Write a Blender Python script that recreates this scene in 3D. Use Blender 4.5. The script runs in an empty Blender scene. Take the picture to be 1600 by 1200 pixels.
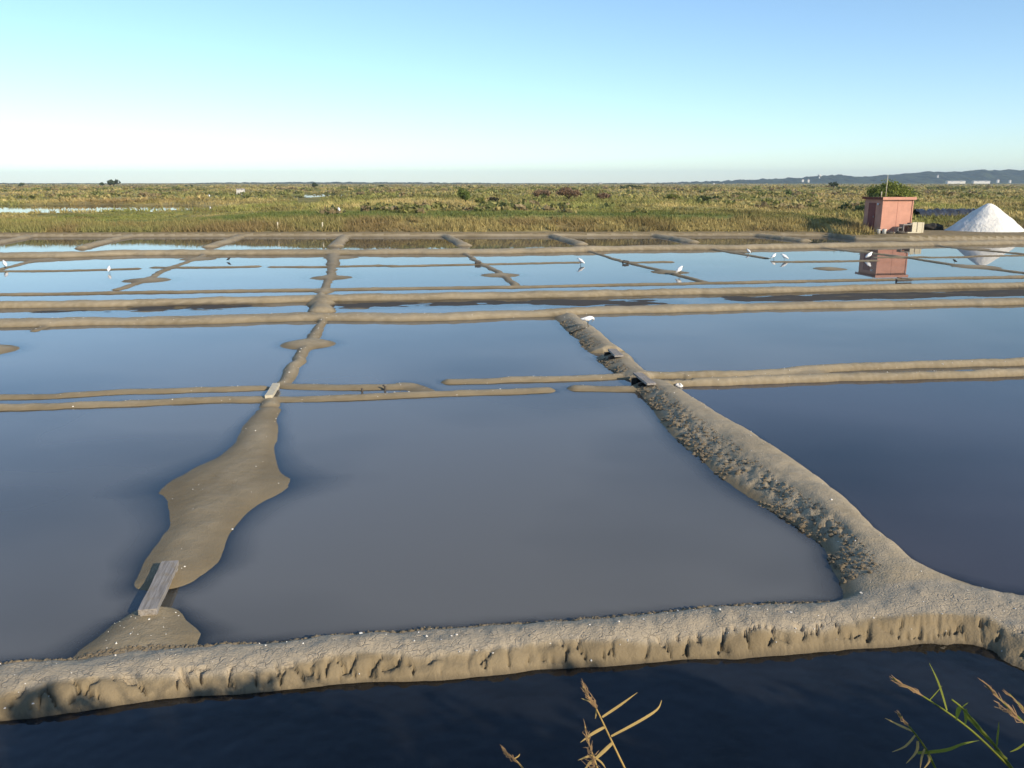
import bpy, math, random
import numpy as np
from mathutils import Vector, Matrix

# ------------------------------------------------------------------ camera, sky, sun, exposure
SC = bpy.context.scene
COL = SC.collection
HC, FPX, PITCH = 3.4, 1300.0, math.radians(13.6)
cam_d = bpy.data.cameras.new('camera'); cam = bpy.data.objects.new('camera', cam_d); COL.objects.link(cam)
cam.location = (0, 0, HC); cam.rotation_euler = (math.radians(90) - PITCH, 0, 0)
cam_d.sensor_width = 36; cam_d.lens = 36 * FPX / 1600; cam_d.clip_start = 0.05; cam_d.clip_end = 20000
SC.camera = cam

SUN_EL = math.radians(24); SUN_AZ = math.radians(136)       # azimuth clockwise from +Y
w = bpy.data.worlds.new('World'); SC.world = w; w.use_nodes = True
nt = w.node_tree; nt.nodes.clear()
sky = nt.nodes.new('ShaderNodeTexSky'); sky.sky_type = 'NISHITA'; sky.sun_disc = False
sky.sun_elevation = SUN_EL; sky.sun_rotation = SUN_AZ
sky.air_density = 0.85; sky.dust_density = 0.2; sky.ozone_density = 3.2; sky.altitude = 0
bg = nt.nodes.new('ShaderNodeBackground'); bg.inputs['Strength'].default_value = 0.133
out = nt.nodes.new('ShaderNodeOutputWorld')
tn = nt.nodes.new('ShaderNodeMix'); tn.data_type = 'RGBA'; tn.blend_type = 'MULTIPLY'; tn.inputs[0].default_value = 1.0; tn.inputs[7].default_value = (1.0, 1.03, 1.0, 1)   # coastal air, a touch greener
nt.links.new(sky.outputs[0], tn.inputs[6]); nt.links.new(tn.outputs[2], bg.inputs[0]); nt.links.new(bg.outputs[0], out.inputs[0])

sun_d = bpy.data.lights.new('sun', 'SUN'); sun_d.energy = 3.8; sun_d.angle = math.radians(0.53); sun_d.color = (1.0, 0.87, 0.68)
sun = bpy.data.objects.new('sun', sun_d); COL.objects.link(sun)
TOSUN = Vector((math.sin(SUN_AZ) * math.cos(SUN_EL), math.cos(SUN_AZ) * math.cos(SUN_EL), math.sin(SUN_EL)))
sun.rotation_euler = TOSUN.to_track_quat('Z', 'Y').to_euler(); sun.location = (20, -20, 20)
vs = SC.view_settings; vs.view_transform = 'Standard'; vs.look = 'None'; vs.exposure = 0.52; vs.gamma = 1.0; vs.use_curve_mapping = False
SC.cycles.use_denoising = True
SC.cycles.max_bounces = 5; SC.cycles.diffuse_bounces = 2; SC.cycles.glossy_bounces = 3; SC.cycles.transparent_max_bounces = 8
SC.cycles.use_adaptive_sampling = True; SC.cycles.adaptive_threshold = 0.02
SC.cycles.volume_bounces = 0

# ------------------------------------------------------------------ helpers
RNG = np.random.default_rng(7)
random.seed(7)
_cp, _sp = math.cos(PITCH), math.sin(PITCH)

def ray(px, py):
    a, b = px - 800.0, 600.0 - py
    return np.array([a, FPX * _cp + b * _sp, -FPX * _sp + b * _cp])

def G(px, py, z=0.0):
    """the place on the level z that a surveyed picture point stands on"""
    d = ray(px, py); t = (z - HC) / d[2]
    return np.array([d[0] * t, d[1] * t, z])

def AT(px, py, y):
    """the place at distance y from the observer in that direction"""
    d = ray(px, py); t = y / d[1]
    return np.array([d[0] * t, y, HC + d[2] * t])

def sstep(a, b, x):
    t = np.clip((x - a) / (b - a), 0, 1); return t * t * (3 - 2 * t)

def _h(ix, iy, s):
    n = (ix.astype(np.int64) * 374761393 + iy.astype(np.int64) * 668265263 + s * 1442695041) & 0xFFFFFFFF
    n = ((n ^ (n >> 13)) * 1274126177) & 0xFFFFFFFF
    n = ((n ^ (n >> 16)) * 2246822519) & 0xFFFFFFFF
    return ((n ^ (n >> 15)) & 0xFFFFFF) / float(0xFFFFFF)

def vnoise(x, y, s=0):
    x = np.asarray(x, float); y = np.asarray(y, float)
    ix = np.floor(x).astype(np.int64); iy = np.floor(y).astype(np.int64)
    fx = x - ix; fy = y - iy; fx = fx * fx * (3 - 2 * fx); fy = fy * fy * (3 - 2 * fy)
    a = _h(ix, iy, s); b = _h(ix + 1, iy, s); c = _h(ix, iy + 1, s); d = _h(ix + 1, iy + 1, s)
    return (a * (1 - fx) + b * fx) * (1 - fy) + (c * (1 - fx) + d * fx) * fy

def fbm(x, y, o=4, s=0):
    v = 0; a = 0.5; t = 0
    for i in range(o):
        v = v + a * vnoise(x * 2 ** i + 17.3 * i, y * 2 ** i - 9.1 * i, s + i); t += a; a *= 0.5
    return v / t

def voro(x, y, s=0):
    """distance to nearest cell border (approx. F2-F1)"""
    ix = np.floor(x).astype(np.int64); iy = np.floor(y).astype(np.int64)
    f1 = np.full(x.shape, 9.0); f2 = np.full(x.shape, 9.0)
    for dx in (-1, 0, 1):
        for dy in (-1, 0, 1):
            cx = ix + dx; cy = iy + dy
            px = cx + _h(cx, cy, s); py = cy + _h(cx, cy, s + 7)
            d = np.hypot(px - x, py - y)
            f2 = np.where(d < f1, f1, np.minimum(f2, d)); f1 = np.minimum(f1, d)
    return f2 - f1

def tag(o, label=None, cat=None, group=None, kind=None):
    if label: o['label'] = label
    if cat: o['category'] = cat
    if group: o['group'] = group
    if kind: o['kind'] = kind
    return o

def link(o, parent=None):
    COL.objects.link(o)
    if parent is not None: o.parent = parent
    return o

def empty(name, loc, rz=0.0, label=None, cat=None, group=None):
    o = bpy.data.objects.new(name, None); link(o); o.location = tuple(loc); o.rotation_euler = (0, 0, rz)
    o.empty_display_size = 0.2
    return tag(o, label, cat, group)

def mesh(name, V, F, mat, parent=None, smooth=False, loc=None, attrs=None):
    m = bpy.data.meshes.new(name)
    m.from_pydata([tuple(v) for v in V], [], [tuple(f) for f in F])
    if mat is not None: m.materials.append(mat)
    if smooth: m.polygons.foreach_set('use_smooth', [True] * len(m.polygons))
    if attrs:
        for k, (typ, arr) in attrs.items():
            a = m.attributes.new(k, typ, 'POINT')
            a.data.foreach_set('color' if typ == 'FLOAT_COLOR' else 'value', np.ascontiguousarray(arr, dtype=np.float32).ravel())
    m.update()
    o = bpy.data.objects.new(name, m); link(o, parent)
    if loc is not None: o.location = tuple(loc)
    return o

def npmesh(name, V, F, mat, attrs=None, smooth=True, parent=None):
    """V (n,3), F (m,k) arrays of one polygon size"""
    V = np.ascontiguousarray(V, dtype=np.float32); F = np.ascontiguousarray(F, dtype=np.int32)
    m = bpy.data.meshes.new(name); k = F.shape[1]
    m.vertices.add(len(V)); m.vertices.foreach_set('co', V.ravel())
    m.loops.add(F.size); m.loops.foreach_set('vertex_index', F.ravel())
    m.polygons.add(len(F)); m.polygons.foreach_set('loop_start', np.arange(0, F.size, k, dtype=np.int32))
    m.polygons.foreach_set('loop_total', np.full(len(F), k, dtype=np.int32))
    m.polygons.foreach_set('use_smooth', np.full(len(F), smooth, dtype=bool))
    if attrs:
        for kk, (typ, arr) in attrs.items():
            a = m.attributes.new(kk, typ, 'POINT')
            a.data.foreach_set('color' if typ == 'FLOAT_COLOR' else 'value', np.ascontiguousarray(arr, dtype=np.float32).ravel())
    m.update(calc_edges=True)
    m.materials.append(mat)
    o = bpy.data.objects.new(name, m); link(o, parent)
    return o

class MB:
    """collects shapes, builds ONE mesh object"""
    def __init__(s): s.V = []; s.F = []
    def add(s, V, F):
        b = len(s.V); s.V += [tuple(v) for v in V]; s.F += [tuple(i + b for i in f) for f in F]; return s
    def box(s, c, d, R=None, bev=0.0):
        c = np.array(c, float); d = np.array(d, float) / 2
        if bev <= 0:
            P = [np.array([sx, sy, sz]) * d for sz in (-1, 1) for sx, sy in ((-1, -1), (1, -1), (1, 1), (-1, 1))]
            F = [(0, 3, 2, 1), (4, 5, 6, 7), (0, 1, 5, 4), (1, 2, 6, 5), (2, 3, 7, 6), (3, 0, 4, 7)]
        else:
            P = []; 
            for zz, ins in ((-d[2], bev), (-d[2] + bev, 0), (d[2] - bev, 0), (d[2], bev)):
                ax, ay = d[0] - ins, d[1] - ins
                for sx, sy in ((-1, -1), (1, -1), (1, 1), (-1, 1)): P.append(np.array([sx * ax, sy * ay, zz]))
            F = [(3, 2, 1, 0), (12, 13, 14, 15)]
            for l in range(3):
                for i in range(4):
                    j = (i + 1) % 4; F.append((l * 4 + i, l * 4 + j, l * 4 + 4 + j, l * 4 + 4 + i))
        if R is not None: P = [np.array(R @ Vector(p)) for p in P]
        return s.add([p + c for p in P], F)
    def tube(s, pts, rad, n=8, sq=None):
        pts = [np.array(p, float) for p in pts]; V = []; F = []
        for i, p in enumerate(pts):
            t = pts[min(i + 1, len(pts) - 1)] - pts[max(i - 1, 0)]; t = t / (np.linalg.norm(t) + 1e-9)
            ref = np.array([0, 0, 1.0]) if abs(t[2]) < 0.9 else np.array([1.0, 0, 0])
            a = np.cross(ref, t); a /= np.linalg.norm(a); b = np.cross(t, a)
            r = rad[i] if hasattr(rad, '__len__') else rad
            ra = r * (sq[i] if sq is not None else 1.0)
            for k in range(n):
                th = 2 * math.pi * k / n
                V.append(p + a * ra * math.cos(th) + b * r * math.sin(th))
        for i in range(len(pts) - 1):
            for k in range(n):
                k2 = (k + 1) % n; F.append((i * n + k, i * n + k2, (i + 1) * n + k2, (i + 1) * n + k))
        F.append(tuple(range(n - 1, -1, -1))); F.append(tuple((len(pts) - 1) * n + k for k in range(n)))
        return s.add(V, F)
    def ribbon(s, pts, wid, side, fold=0.25):
        """folded leaf blade: pts centre line, wid half widths"""
        pts = [np.array(p, float) for p in pts]; side = np.array(side, float); V = []; F = []
        for i, p in enumerate(pts):
            t = pts[min(i + 1, len(pts) - 1)] - pts[max(i - 1, 0)]; t /= np.linalg.norm(t) + 1e-9
            a = side - t * side.dot(t); a /= np.linalg.norm(a) + 1e-9; nrm = np.cross(t, a)
            V += [p - a * wid[i] + nrm * wid[i] * fold, p, p + a * wid[i] + nrm * wid[i] * fold]
        for i in range(len(pts) - 1):
            for k in (0, 1): F.append((i * 3 + k, i * 3 + k + 1, i * 3 + k + 4, i * 3 + k + 3))
        return s.add(V, F)
    def build(s, name, mat, parent=None, smooth=False, loc=None):
        return mesh(name, s.V, s.F, mat, parent, smooth, loc)

def copy_tree(o, parent=None):
    c = o.copy(); link(c); c.parent = parent
    for ch in list(o.children): copy_tree(ch, c)
    return c

# ------------------------------------------------------------------ materials
def newmat(name):
    m = bpy.data.materials.new(name); m.use_nodes = True; n = m.node_tree.nodes; n.clear()
    o = n.new('ShaderNodeOutputMaterial'); return m, m.node_tree, o

class NB:
    def __init__(s, t): s.t = t
    def n(s, typ, **kw):
        x = s.t.nodes.new(typ)
        for k, v in kw.items(): setattr(x, k, v)
        return x
    def l(s, a, b): s.t.links.new(a, b)
    def math(s, op, a, b=None, clamp=False):
        x = s.n('ShaderNodeMath', operation=op, use_clamp=clamp)
        for i, v in enumerate((a, b)):
            if v is None: continue
            if hasattr(v, 'node'): s.l(v, x.inputs[i])
            else: x.inputs[i].default_value = v
        return x.outputs[0]
    def mix(s, f, a, b, typ='MIX'):
        x = s.n('ShaderNodeMix', data_type='RGBA', blend_type=typ)
        for i, v in ((0, f), (6, a), (7, b)):
            if hasattr(v, 'node'): s.l(v, x.inputs[i])
            else: x.inputs[i].default_value = (*v, 1) if hasattr(v, '__len__') and len(v) == 3 else v
        return x.outputs[2]
    def ramp(s, f, a, b):
        x = s.n('ShaderNodeMapRange'); x.inputs[1].default_value = a; x.inputs[2].default_value = b; s.l(f, x.inputs[0]); return x.outputs[0]
    def noise(s, sc, det=4, rough=0.55, vec=None, coord='Object'):
        x = s.n('ShaderNodeTexNoise'); x.inputs['Scale'].default_value = sc; x.inputs['Detail'].default_value = det; x.inputs['Roughness'].default_value = rough
        if vec is None: vec = s.n('ShaderNodeTexCoord').outputs[coord]
        s.l(vec, x.inputs['Vector']); return x.outputs['Fac']
    def attr(s, name):
        x = s.n('ShaderNodeAttribute', attribute_name=name); return x
    def bump(s, h, st, dist=0.02, nrm=None):
        x = s.n('ShaderNodeBump'); x.inputs['Strength'].default_value = st if not hasattr(st, 'node') else 1
        if hasattr(st, 'node'): s.l(st, x.inputs['Strength'])
        x.inputs['Distance'].default_value = dist; s.l(h, x.inputs['Height'])
        if nrm is not None: s.l(nrm, x.inputs['Normal'])
        return x.outputs[0]

def simple(name, col, rough=0.8, var=0.25, scale=8.0, bump=0.3, bdist=0.01, col2=None, spec=0.3, coord='Object'):
    m, t, o = newmat(name); b = NB(t)
    f = b.noise(scale, 5, 0.6, coord=coord)
    c2 = col2 if col2 else tuple(c * (1 - var) for c in col)
    c = b.mix(b.ramp(f, 0.3, 0.7), c2, col)
    p = b.n('ShaderNodeBsdfPrincipled'); b.l(c, p.inputs['Base Color']); p.inputs['Roughness'].default_value = rough
    p.inputs['Specular IOR Level'].default_value = spec
    if bump: b.l(b.bump(b.noise(scale * 4, 4, coord=coord), bump, bdist), p.inputs['Normal'])
    b.l(p.outputs[0], o.inputs[0]); return m

def mud_material():
    m, t, o = newmat('mud'); b = NB(t)
    wet = b.attr('wet').outputs['Fac']; dark = b.attr('dark').outputs['Fac']; crk = b.attr('crack').outputs['Fac']
    n1 = b.attr('tone').outputs['Fac']; n2 = b.noise(9.0, 3, 0.65); n3 = b.noise(60.0, 1, 0.6)
    dry = b.mix(n1, (0.27, 0.215, 0.13), (0.35, 0.285, 0.185))
    dry = b.mix(b.math('MULTIPLY', b.ramp(n2, 0.42, 0.72), 0.6), dry, (0.41, 0.34, 0.24))
    dry = b.mix(b.math('MULTIPLY', crk, 0.55), dry, (0.43, 0.37, 0.285))
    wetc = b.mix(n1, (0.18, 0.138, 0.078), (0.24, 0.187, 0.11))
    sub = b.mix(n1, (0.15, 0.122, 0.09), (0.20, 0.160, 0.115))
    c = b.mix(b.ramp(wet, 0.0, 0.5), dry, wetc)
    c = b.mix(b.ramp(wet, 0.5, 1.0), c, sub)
    c = b.mix(b.math('MULTIPLY', dark, 0.92), c, (0.055, 0.047, 0.038))
    vor = b.n('ShaderNodeTexVoronoi', feature='DISTANCE_TO_EDGE'); vor.inputs['Scale'].default_value = 17
    cd = b.n('ShaderNodeTexCoord'); dn = b.n('ShaderNodeTexNoise'); dn.inputs['Scale'].default_value = 9; dn.inputs['Detail'].default_value = 1; b.l(cd.outputs['Object'], dn.inputs['Vector'])
    wv = b.n('ShaderNodeMix', data_type='RGBA', blend_type='LINEAR_LIGHT'); wv.inputs[0].default_value = 0.06
    b.l(cd.outputs['Object'], wv.inputs[6]); b.l(dn.outputs['Color'], wv.inputs[7]); b.l(wv.outputs[2], vor.inputs['Vector'])
    cf = b.ramp(vor.outputs['Distance'], 0.0, 0.07)
    line = b.math('MULTIPLY', b.math('SUBTRACT', 1.0, cf), b.math('MULTIPLY', crk, b.ramp(n2, 0.40, 0.62)))
    c = b.mix(b.math('MULTIPLY', line, 0.3), c, (0.10, 0.075, 0.05))
    p = b.n('ShaderNodeBsdfPrincipled'); b.l(c, p.inputs['Base Color'])
    r = b.n('ShaderNodeMapRange'); b.l(wet, r.inputs[0]); r.inputs[3].default_value = 0.92; r.inputs[4].default_value = 0.62; b.l(r.outputs[0], p.inputs['Roughness'])
    p.inputs['Specular IOR Level'].default_value = 0.2
    hgt = b.math('ADD', b.math('MULTIPLY', n2, 1.0), b.math('MULTIPLY', n3, 0.45))
    inv = b.math('SUBTRACT', 1.05, wet, True)
    nb = b.bump(b.math('SUBTRACT', hgt, b.math('MULTIPLY', line, 0.5)), b.math('MULTIPLY', inv, 0.55), 0.03)
    b.l(nb, p.inputs['Normal']); b.l(p.outputs[0], o.inputs[0]); return m

def marsh_material():
    m, t, o = newmat('marsh'); b = NB(t)
    ca = b.attr('Col').outputs['Color']
    n2 = b.noise(2.5, 5, 0.65); n3 = b.noise(0.05, 5, 0.6)
    c = b.mix(b.math('MULTIPLY', b.ramp(n2, 0.4, 0.7), 0.5), ca, (0.09, 0.08, 0.03))
    p = b.n('ShaderNodeBsdfPrincipled'); b.l(c, p.inputs['Base Color']); p.inputs['Roughness'].default_value = 0.95; p.inputs['Specular IOR Level'].default_value = 0.05
    b.l(b.bump(n2, 0.6, 0.1), p.inputs['Normal']); b.l(p.outputs[0], o.inputs[0]); return m

def leaf_material(name, use_attr=True, col=(0.08, 0.09, 0.03), trans=0.25, var=0.4, rough=0.7):
    m, t, o = newmat(name); b = NB(t)
    if use_attr: c = b.attr('Col').outputs['Color']
    else:
        f = b.noise(3.0, 3); c = b.mix(b.ramp(f, 0.35, 0.65), tuple(x * (1 - var) for x in col), col)
    d = b.n('ShaderNodeBsdfPrincipled'); b.l(c, d.inputs['Base Color']); d.inputs['Roughness'].default_value = rough; d.inputs['Specular IOR Level'].default_value = 0.15
    tr = b.n('ShaderNodeBsdfTranslucent'); b.l(c, tr.inputs['Color'])
    mx = b.n('ShaderNodeMixShader'); mx.inputs[0].default_value = trans
    b.l(d.outputs[0], mx.inputs[1]); b.l(tr.outputs[0], mx.inputs[2]); b.l(mx.outputs[0], o.inputs[0]); return m

def water_material(name, tint=(0.86, 0.82, 0.76), murk=(0.142, 0.136, 0.122), clear=0.035, rip=0.0, rscale=3.0, rough=0.015):
    """still brine: Fresnel mirror over water that turns turbid with its depth"""
    m, t, o = newmat(name); b = NB(t)
    fr = b.n('ShaderNodeFresnel'); fr.inputs['IOR'].default_value = 1.45
    gl = b.n('ShaderNodeBsdfGlossy'); gl.inputs['Roughness'].default_value = rough
    if rip:
        nb = b.bump(b.noise(rscale, 2, 0.6), 0.3, rip); b.l(nb, fr.inputs['Normal']); b.l(nb, gl.inputs['Normal'])
    tr = b.n('ShaderNodeBsdfTransparent'); tr.inputs['Color'].default_value = (*tint, 1)
    df = b.n('ShaderNodeBsdfDiffuse')
    b.l(b.mix(b.attr('silt').outputs['Fac'], tuple(c * 0.42 for c in murk), tuple(c * 1.22 for c in murk)), df.inputs['Color'])
    dep = b.math('MULTIPLY', b.attr('depth').outputs['Fac'], -1.0 / clear)
    turb = b.math('SUBTRACT', 1.0, b.math('EXPONENT', dep), True)
    m1 = b.n('ShaderNodeMixShader'); b.l(b.math('MULTIPLY', turb, 0.9), m1.inputs[0]); b.l(tr.outputs[0], m1.inputs[1]); b.l(df.outputs[0], m1.inputs[2])
    m2 = b.n('ShaderNodeMixShader'); b.l(fr.outputs[0], m2.inputs[0]); b.l(m1.outputs[0], m2.inputs[1]); b.l(gl.outputs[0], m2.inputs[2])
    b.l(m2.outputs[0], o.inputs[0]); return m

M_MUD = mud_material(); M_MARSH = marsh_material(); M_GRASS = leaf_material('grass_blades')
M_LEAF = leaf_material('leaves'); M_BARK = simple('bark', (0.12, 0.09, 0.06))
M_WOOD = simple('weathered_wood', (0.36, 0.33, 0.29), 0.85, 0.35, 14, 0.4, 0.004)
def wood(name, a, c2, rough=.85):
    m, t, o = newmat(name); b = NB(t); tc = b.n('ShaderNodeTexCoord'); mp = b.n('ShaderNodeMapping'); mp.inputs['Scale'].default_value = (3, 45, 45); b.l(tc.outputs['Object'], mp.inputs[0])
    g = b.noise(1.0, 4, .65, mp.outputs[0]); st = b.noise(9.0, 3, .6)
    c = b.mix(b.ramp(g, .35, .65), c2, a); c = b.mix(b.math('MULTIPLY', b.ramp(st, .5, .75), .6), c, (.26, .20, .12))
    p = b.n('ShaderNodeBsdfPrincipled'); b.l(c, p.inputs['Base Color']); p.inputs['Roughness'].default_value = rough; p.inputs['Specular IOR Level'].default_value = .2
    b.l(b.bump(g, .6, .006), p.inputs['Normal']); b.l(p.outputs[0], o.inputs[0]); return m
M_WOOD = wood('grey_wood', (0.37, 0.34, 0.31), (0.19, 0.17, 0.15))
M_WOODL = simple('pale_board', (0.62, 0.55, 0.40), 0.8, 0.2, 10)
M_WHITE = simple('white_plumage', (0.85, 0.84, 0.82), 0.7, 0.06, 20, 0.1)
M_BEAK = simple('beak', (0.25, 0.17, 0.05), 0.5); M_LEG = simple('bird_leg', (0.04, 0.04, 0.035), 0.6)

# ------------------------------------------------------------------ the salt works: mud banks, pans and marsh
BANKS = []      # (points Nx2, widths N, heights N, dark)
MOUNDS = []     # (x, y, r, h)
FRONT = None

def edges(lst, h, zr=0.0, zl=0.0, dark=0, p=2.0):
    c = []; ww = []
    for xl, yl, xr, yr in lst:
        a = G(xl, yl, zl)[:2]; b = G(xr, yr, zr)[:2]; c.append((a + b) / 2); ww.append(np.linalg.norm(a - b) / 2 * 1.05)
    hh = np.full(len(c), h, float) if not hasattr(h, '__len__') else np.array(h, float)
    BANKS.append((np.array(c), np.array(ww), hh, dark, p))

def near(lst, wd, h, dark=0, p=2.0):
    c = []
    for x, y in lst: c.append(G(x, y)[:2] + np.array([0, wd]))
    BANKS.append((np.array(c), np.full(len(c), wd), np.full(len(c), h, float), dark, p))

def line(lst, wd, h, dark=0, p=2.0):
    c = [G(x, y)[:2] for x, y in lst]
    BANKS.append((np.array(c), np.full(len(c), wd), np.full(len(c), h, float), dark, p))

def mound(x0, x1, y, h=0.07):
    a = G(x0, y); b = G(x1, y); c = (a + b) / 2; MOUNDS.append((c[0], c[1], np.linalg.norm(a - b) / 2, h))

# big banks running across
near([(-700, 521), (0, 511), (100, 509), (200, 508), (300, 506), (400, 503), (500, 501), (560, 501), (650, 502), (800, 497), (860, 495), (905, 492), (1000, 489), (1200, 484), (1400, 480), (1600, 476), (2200, 466)], 0.40, 0.13, p=3)
near([(-700, 492), (0, 482), (200, 479), (400, 474), (520, 471), (800, 466), (1000, 462), (1200, 458), (1400, 453), (1600, 450), (2200, 440)], 0.36, 0.15, p=3)
near([(-700, 408), (0, 403), (100, 402), (200, 399), (400, 398), (600, 397), (800, 396), (1000, 391), (1200, 389), (1400, 385), (1600, 382), (2200, 374)], 0.62, 0.21, p=2.4)
# channel banks in the middle
near([(-700, 655), (0, 642), (100, 639), (200, 635), (300, 631), (408, 628)], 0.17, 0.055)
near([(-700, 640), (0, 625), (100, 621), (200, 616), (300, 613), (405, 610)], 0.14, 0.045)
near([(445, 608), (500, 609), (540, 610), (600, 609), (640, 608)], 0.17, 0.05)
line([(630, 602), (650, 606), (665, 611)], 0.18, 0.04)
near([(432, 628), (500, 628), (600, 623), (700, 619), (760, 617), (800, 617), (852, 614)], 0.16, 0.05)
near([(702, 601), (760, 600), (800, 598), (875, 596), (950, 593), (985, 590)], 0.17, 0.055)
near([(902, 611), (950, 612), (1000, 613), (1020, 615)], 0.17, 0.055)
near([(1010, 592), (1100, 592), (1200, 590), (1275, 583), (1400, 577), (1600, 571), (2200, 552)], 0.19, 0.10, p=2.5)
near([(1030, 604), (1070, 604), (1200, 600), (1275, 597), (1400, 594), (1600, 588), (2200, 569)], 0.19, 0.10, p=2.5)
line([(1195, 588), (1235, 586), (1270, 584)], 0.3, 0.06)
# thin banks further out
near([(-700, 471), (0, 462), (200, 459), (400, 456), (600, 453), (800, 450), (1000, 446), (1200, 442), (1400, 438), (1600, 434), (2200, 425)], 0.22, 0.055)
for seg in ([(-700, 432), (0, 425), (100, 424), (208, 421)], [(238, 419), (320, 419), (400, 417)], [(424, 418), (500, 418), (588, 416)], [(590, 416), (612, 416.5)], [(612, 417), (750, 414), (903, 411)],
            [(985, 411), (1050, 410)], [(1215, 410), (1290, 409.5), (1368, 408)], [(1372, 403), (1450, 402.5)], [(1455, 403), (1520, 402), (1590, 400), (2200, 392)]):
    near(seg, 0.2, 0.045)
# low mud path with islands, left
edges([(402, 642, 437, 640), (385, 668, 432, 660), (372, 686, 431, 683), (349, 708, 422, 712), (300, 735, 433, 731), (258, 757, 447, 748), (254, 768, 447, 764), (264, 790, 405, 789), (264, 822, 371, 819), (247, 850, 354, 845), (230, 882, 336, 879), (222, 902, 305, 904)], 0.042)
edges([(207, 957, 272, 950), (190, 966, 281, 966), (170, 982, 287, 980), (135, 1008, 305, 1003)], 0.06)
edges([(405, 634, 436, 634), (408, 626, 434, 625)], 0.07)
edges([(428, 603, 449, 602), (437, 592, 459, 592), (446, 575, 470, 574), (461, 556, 481, 555), (472, 538, 496, 538), (482, 522, 502, 522), (496, 503, 511, 503), (490, 497, 520, 497)], 0.06)
mound(438, 524, 538, 0.09); mound(-70, 24, 548, 0.08); mound(480, 524, 476, 0.2)
edges([(486, 487, 520, 487), (488, 475, 516, 475), (494, 465, 512, 465)], 0.17)
line([(78, 508), (52, 517)], 0.12, 0.03)
# the tall bank on the right
edges([(868, 497, 903, 491), (895, 524, 938, 516), (925, 548, 972, 548), (964, 577, 1001, 577), (985, 598, 1040, 597), (1004, 618, 1066, 606), (1050, 664, 1112, 640), (1100, 705, 1152, 666), (1200, 786, 1252, 736), (1290, 852, 1350, 810), (1322, 900, 1420, 862), (1330, 935, 1490, 905)],
      [.12, .14, .14, .12, .12, .15, .17, .18, .19, .18, .14, .11], zr=0.08, p=(1.3, 3.2))
edges([(1318, 905, 1440, 885), (1320, 930, 1520, 912), (1300, 955, 1590, 930)], .12, zr=0.05, p=2.4)
# far cross banks between rows
for seg, wd, h in (([(-60, 392), (0, 380), (30, 374), (62, 367)], .35, .16), ([(128, 388), (170, 377), (205, 370), (240, 365)], .38, .16), ([(328, 386), (362, 375), (395, 364)], .38, .16), ([(524, 385), (533, 375), (544, 366)], .38, .16),
                   ([(726, 384), (708, 375), (692, 367)], .36, .16), ([(908, 382), (880, 374), (853, 367)], .36, .16), ([(1083, 379), (1050, 373), (1018, 368)], .36, .16), ([(1258, 377), (1215, 372), (1180, 368)], .36, .16)):
    line(seg, wd, h)
for seg in ([(75, 405), (40, 411), (5, 420), (-40, 432)], [(325, 396), (300, 407), (262, 420), (230, 437), (182, 453)], [(530, 395), (523, 402), (520, 415), (517, 430), (508, 450), (506, 458)],
            [(722, 393), (749, 411), (772, 422), (785, 430), (806, 446)], [(905, 388), (975, 409), (1025, 421), (1045, 426), (1104, 442)], [(1095, 386), (1150, 396), (1200, 404)],
            [(1262, 385), (1317, 391), (1372, 397), (1420, 403), (1492, 414), (1530, 418), (1602, 427), (1800, 452)], [(1448, 382), (1500, 388), (1600, 397), (1800, 415)]):
    line(seg, 0.17, 0.05)
line([(520, 395), (521, 415)], 0.3, 0.06)
for x0, x1, y in ((41, 100, 407), (281, 336, 405), (194, 267, 438), (505, 560, 402.5), (486, 549, 434), (490, 522, 456), (752, 812, 430), (1017, 1076, 425.5), (1137, 1175, 394), (1272, 1322, 420), (1325, 1362, 392.5), (1490, 1560, 417), (1495, 1545, 389)):
    mound(x0, x1, y, 0.06)
# bars of dark silt in the feeder channel
near([(905, 479), (960, 480), (1010, 478)], 0.6, 0.010, 1)
near([(1180, 472), (1300, 470), (1600, 463), (2200, 453)], 0.75, 0.02, 1)
near([(60, 489), (160, 488)], 0.22, 0.006, 1); near([(215, 486), (370, 482)], 0.4, 0.006, 1)
near([(545, 481), (700, 478), (880, 475)], 0.42, 0.01, 1)
# front bank (its near side stands in the ditch, 15 cm lower)
FL = [(-700, 1085, 1195), (-300, 1060, 1160), (0, 1036, 1127), (200, 1016, 1097), (400, 1000, 1080), (600, 985, 1066), (800, 970, 1052), (1000, 957, 1038), (1200, 944, 1022), (1350, 934, 1008), (1450, 924, 1003), (1535, 921, 1015), (1620, 925, 1055), (1750, 938, 1110), (2100, 975, 1260)]
_fc = []; _fw = []
for x, yf, yn in FL:
    a = G(x, yf, 0.03)[:2]; b = G(x, yn, -0.06)[:2]; _fc.append((a + b) / 2); _fw.append(np.linalg.norm(a - b) / 2)
FRONT = (np.array(_fc), np.array(_fw), 0.095)
TRENCH = -0.06

def polydist(X, Y, P):
    """distance, segment index, parameter, signed side, arc length"""
    best = np.full(X.shape, 1e9); seg = np.zeros(X.shape, int); par = np.zeros(X.shape); side = np.ones(X.shape); arc = np.zeros(X.shape); L = 0
    for i in range(len(P) - 1):
        a = P[i]; d = P[i + 1] - a; ll = max(d.dot(d), 1e-9)
        t = np.clip(((X - a[0]) * d[0] + (Y - a[1]) * d[1]) / ll, 0, 1)
        dx = X - a[0] - t * d[0]; dy = Y - a[1] - t * d[1]; q = np.hypot(dx, dy)
        m = q < best; best = np.where(m, q, best); seg = np.where(m, i, seg); par = np.where(m, t, par)
        side = np.where(m, np.sign(d[0] * dy - d[1] * dx), side); arc = np.where(m, L + t * math.sqrt(ll), arc); L += math.sqrt(ll)
    return best, seg, par, side, arc

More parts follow.
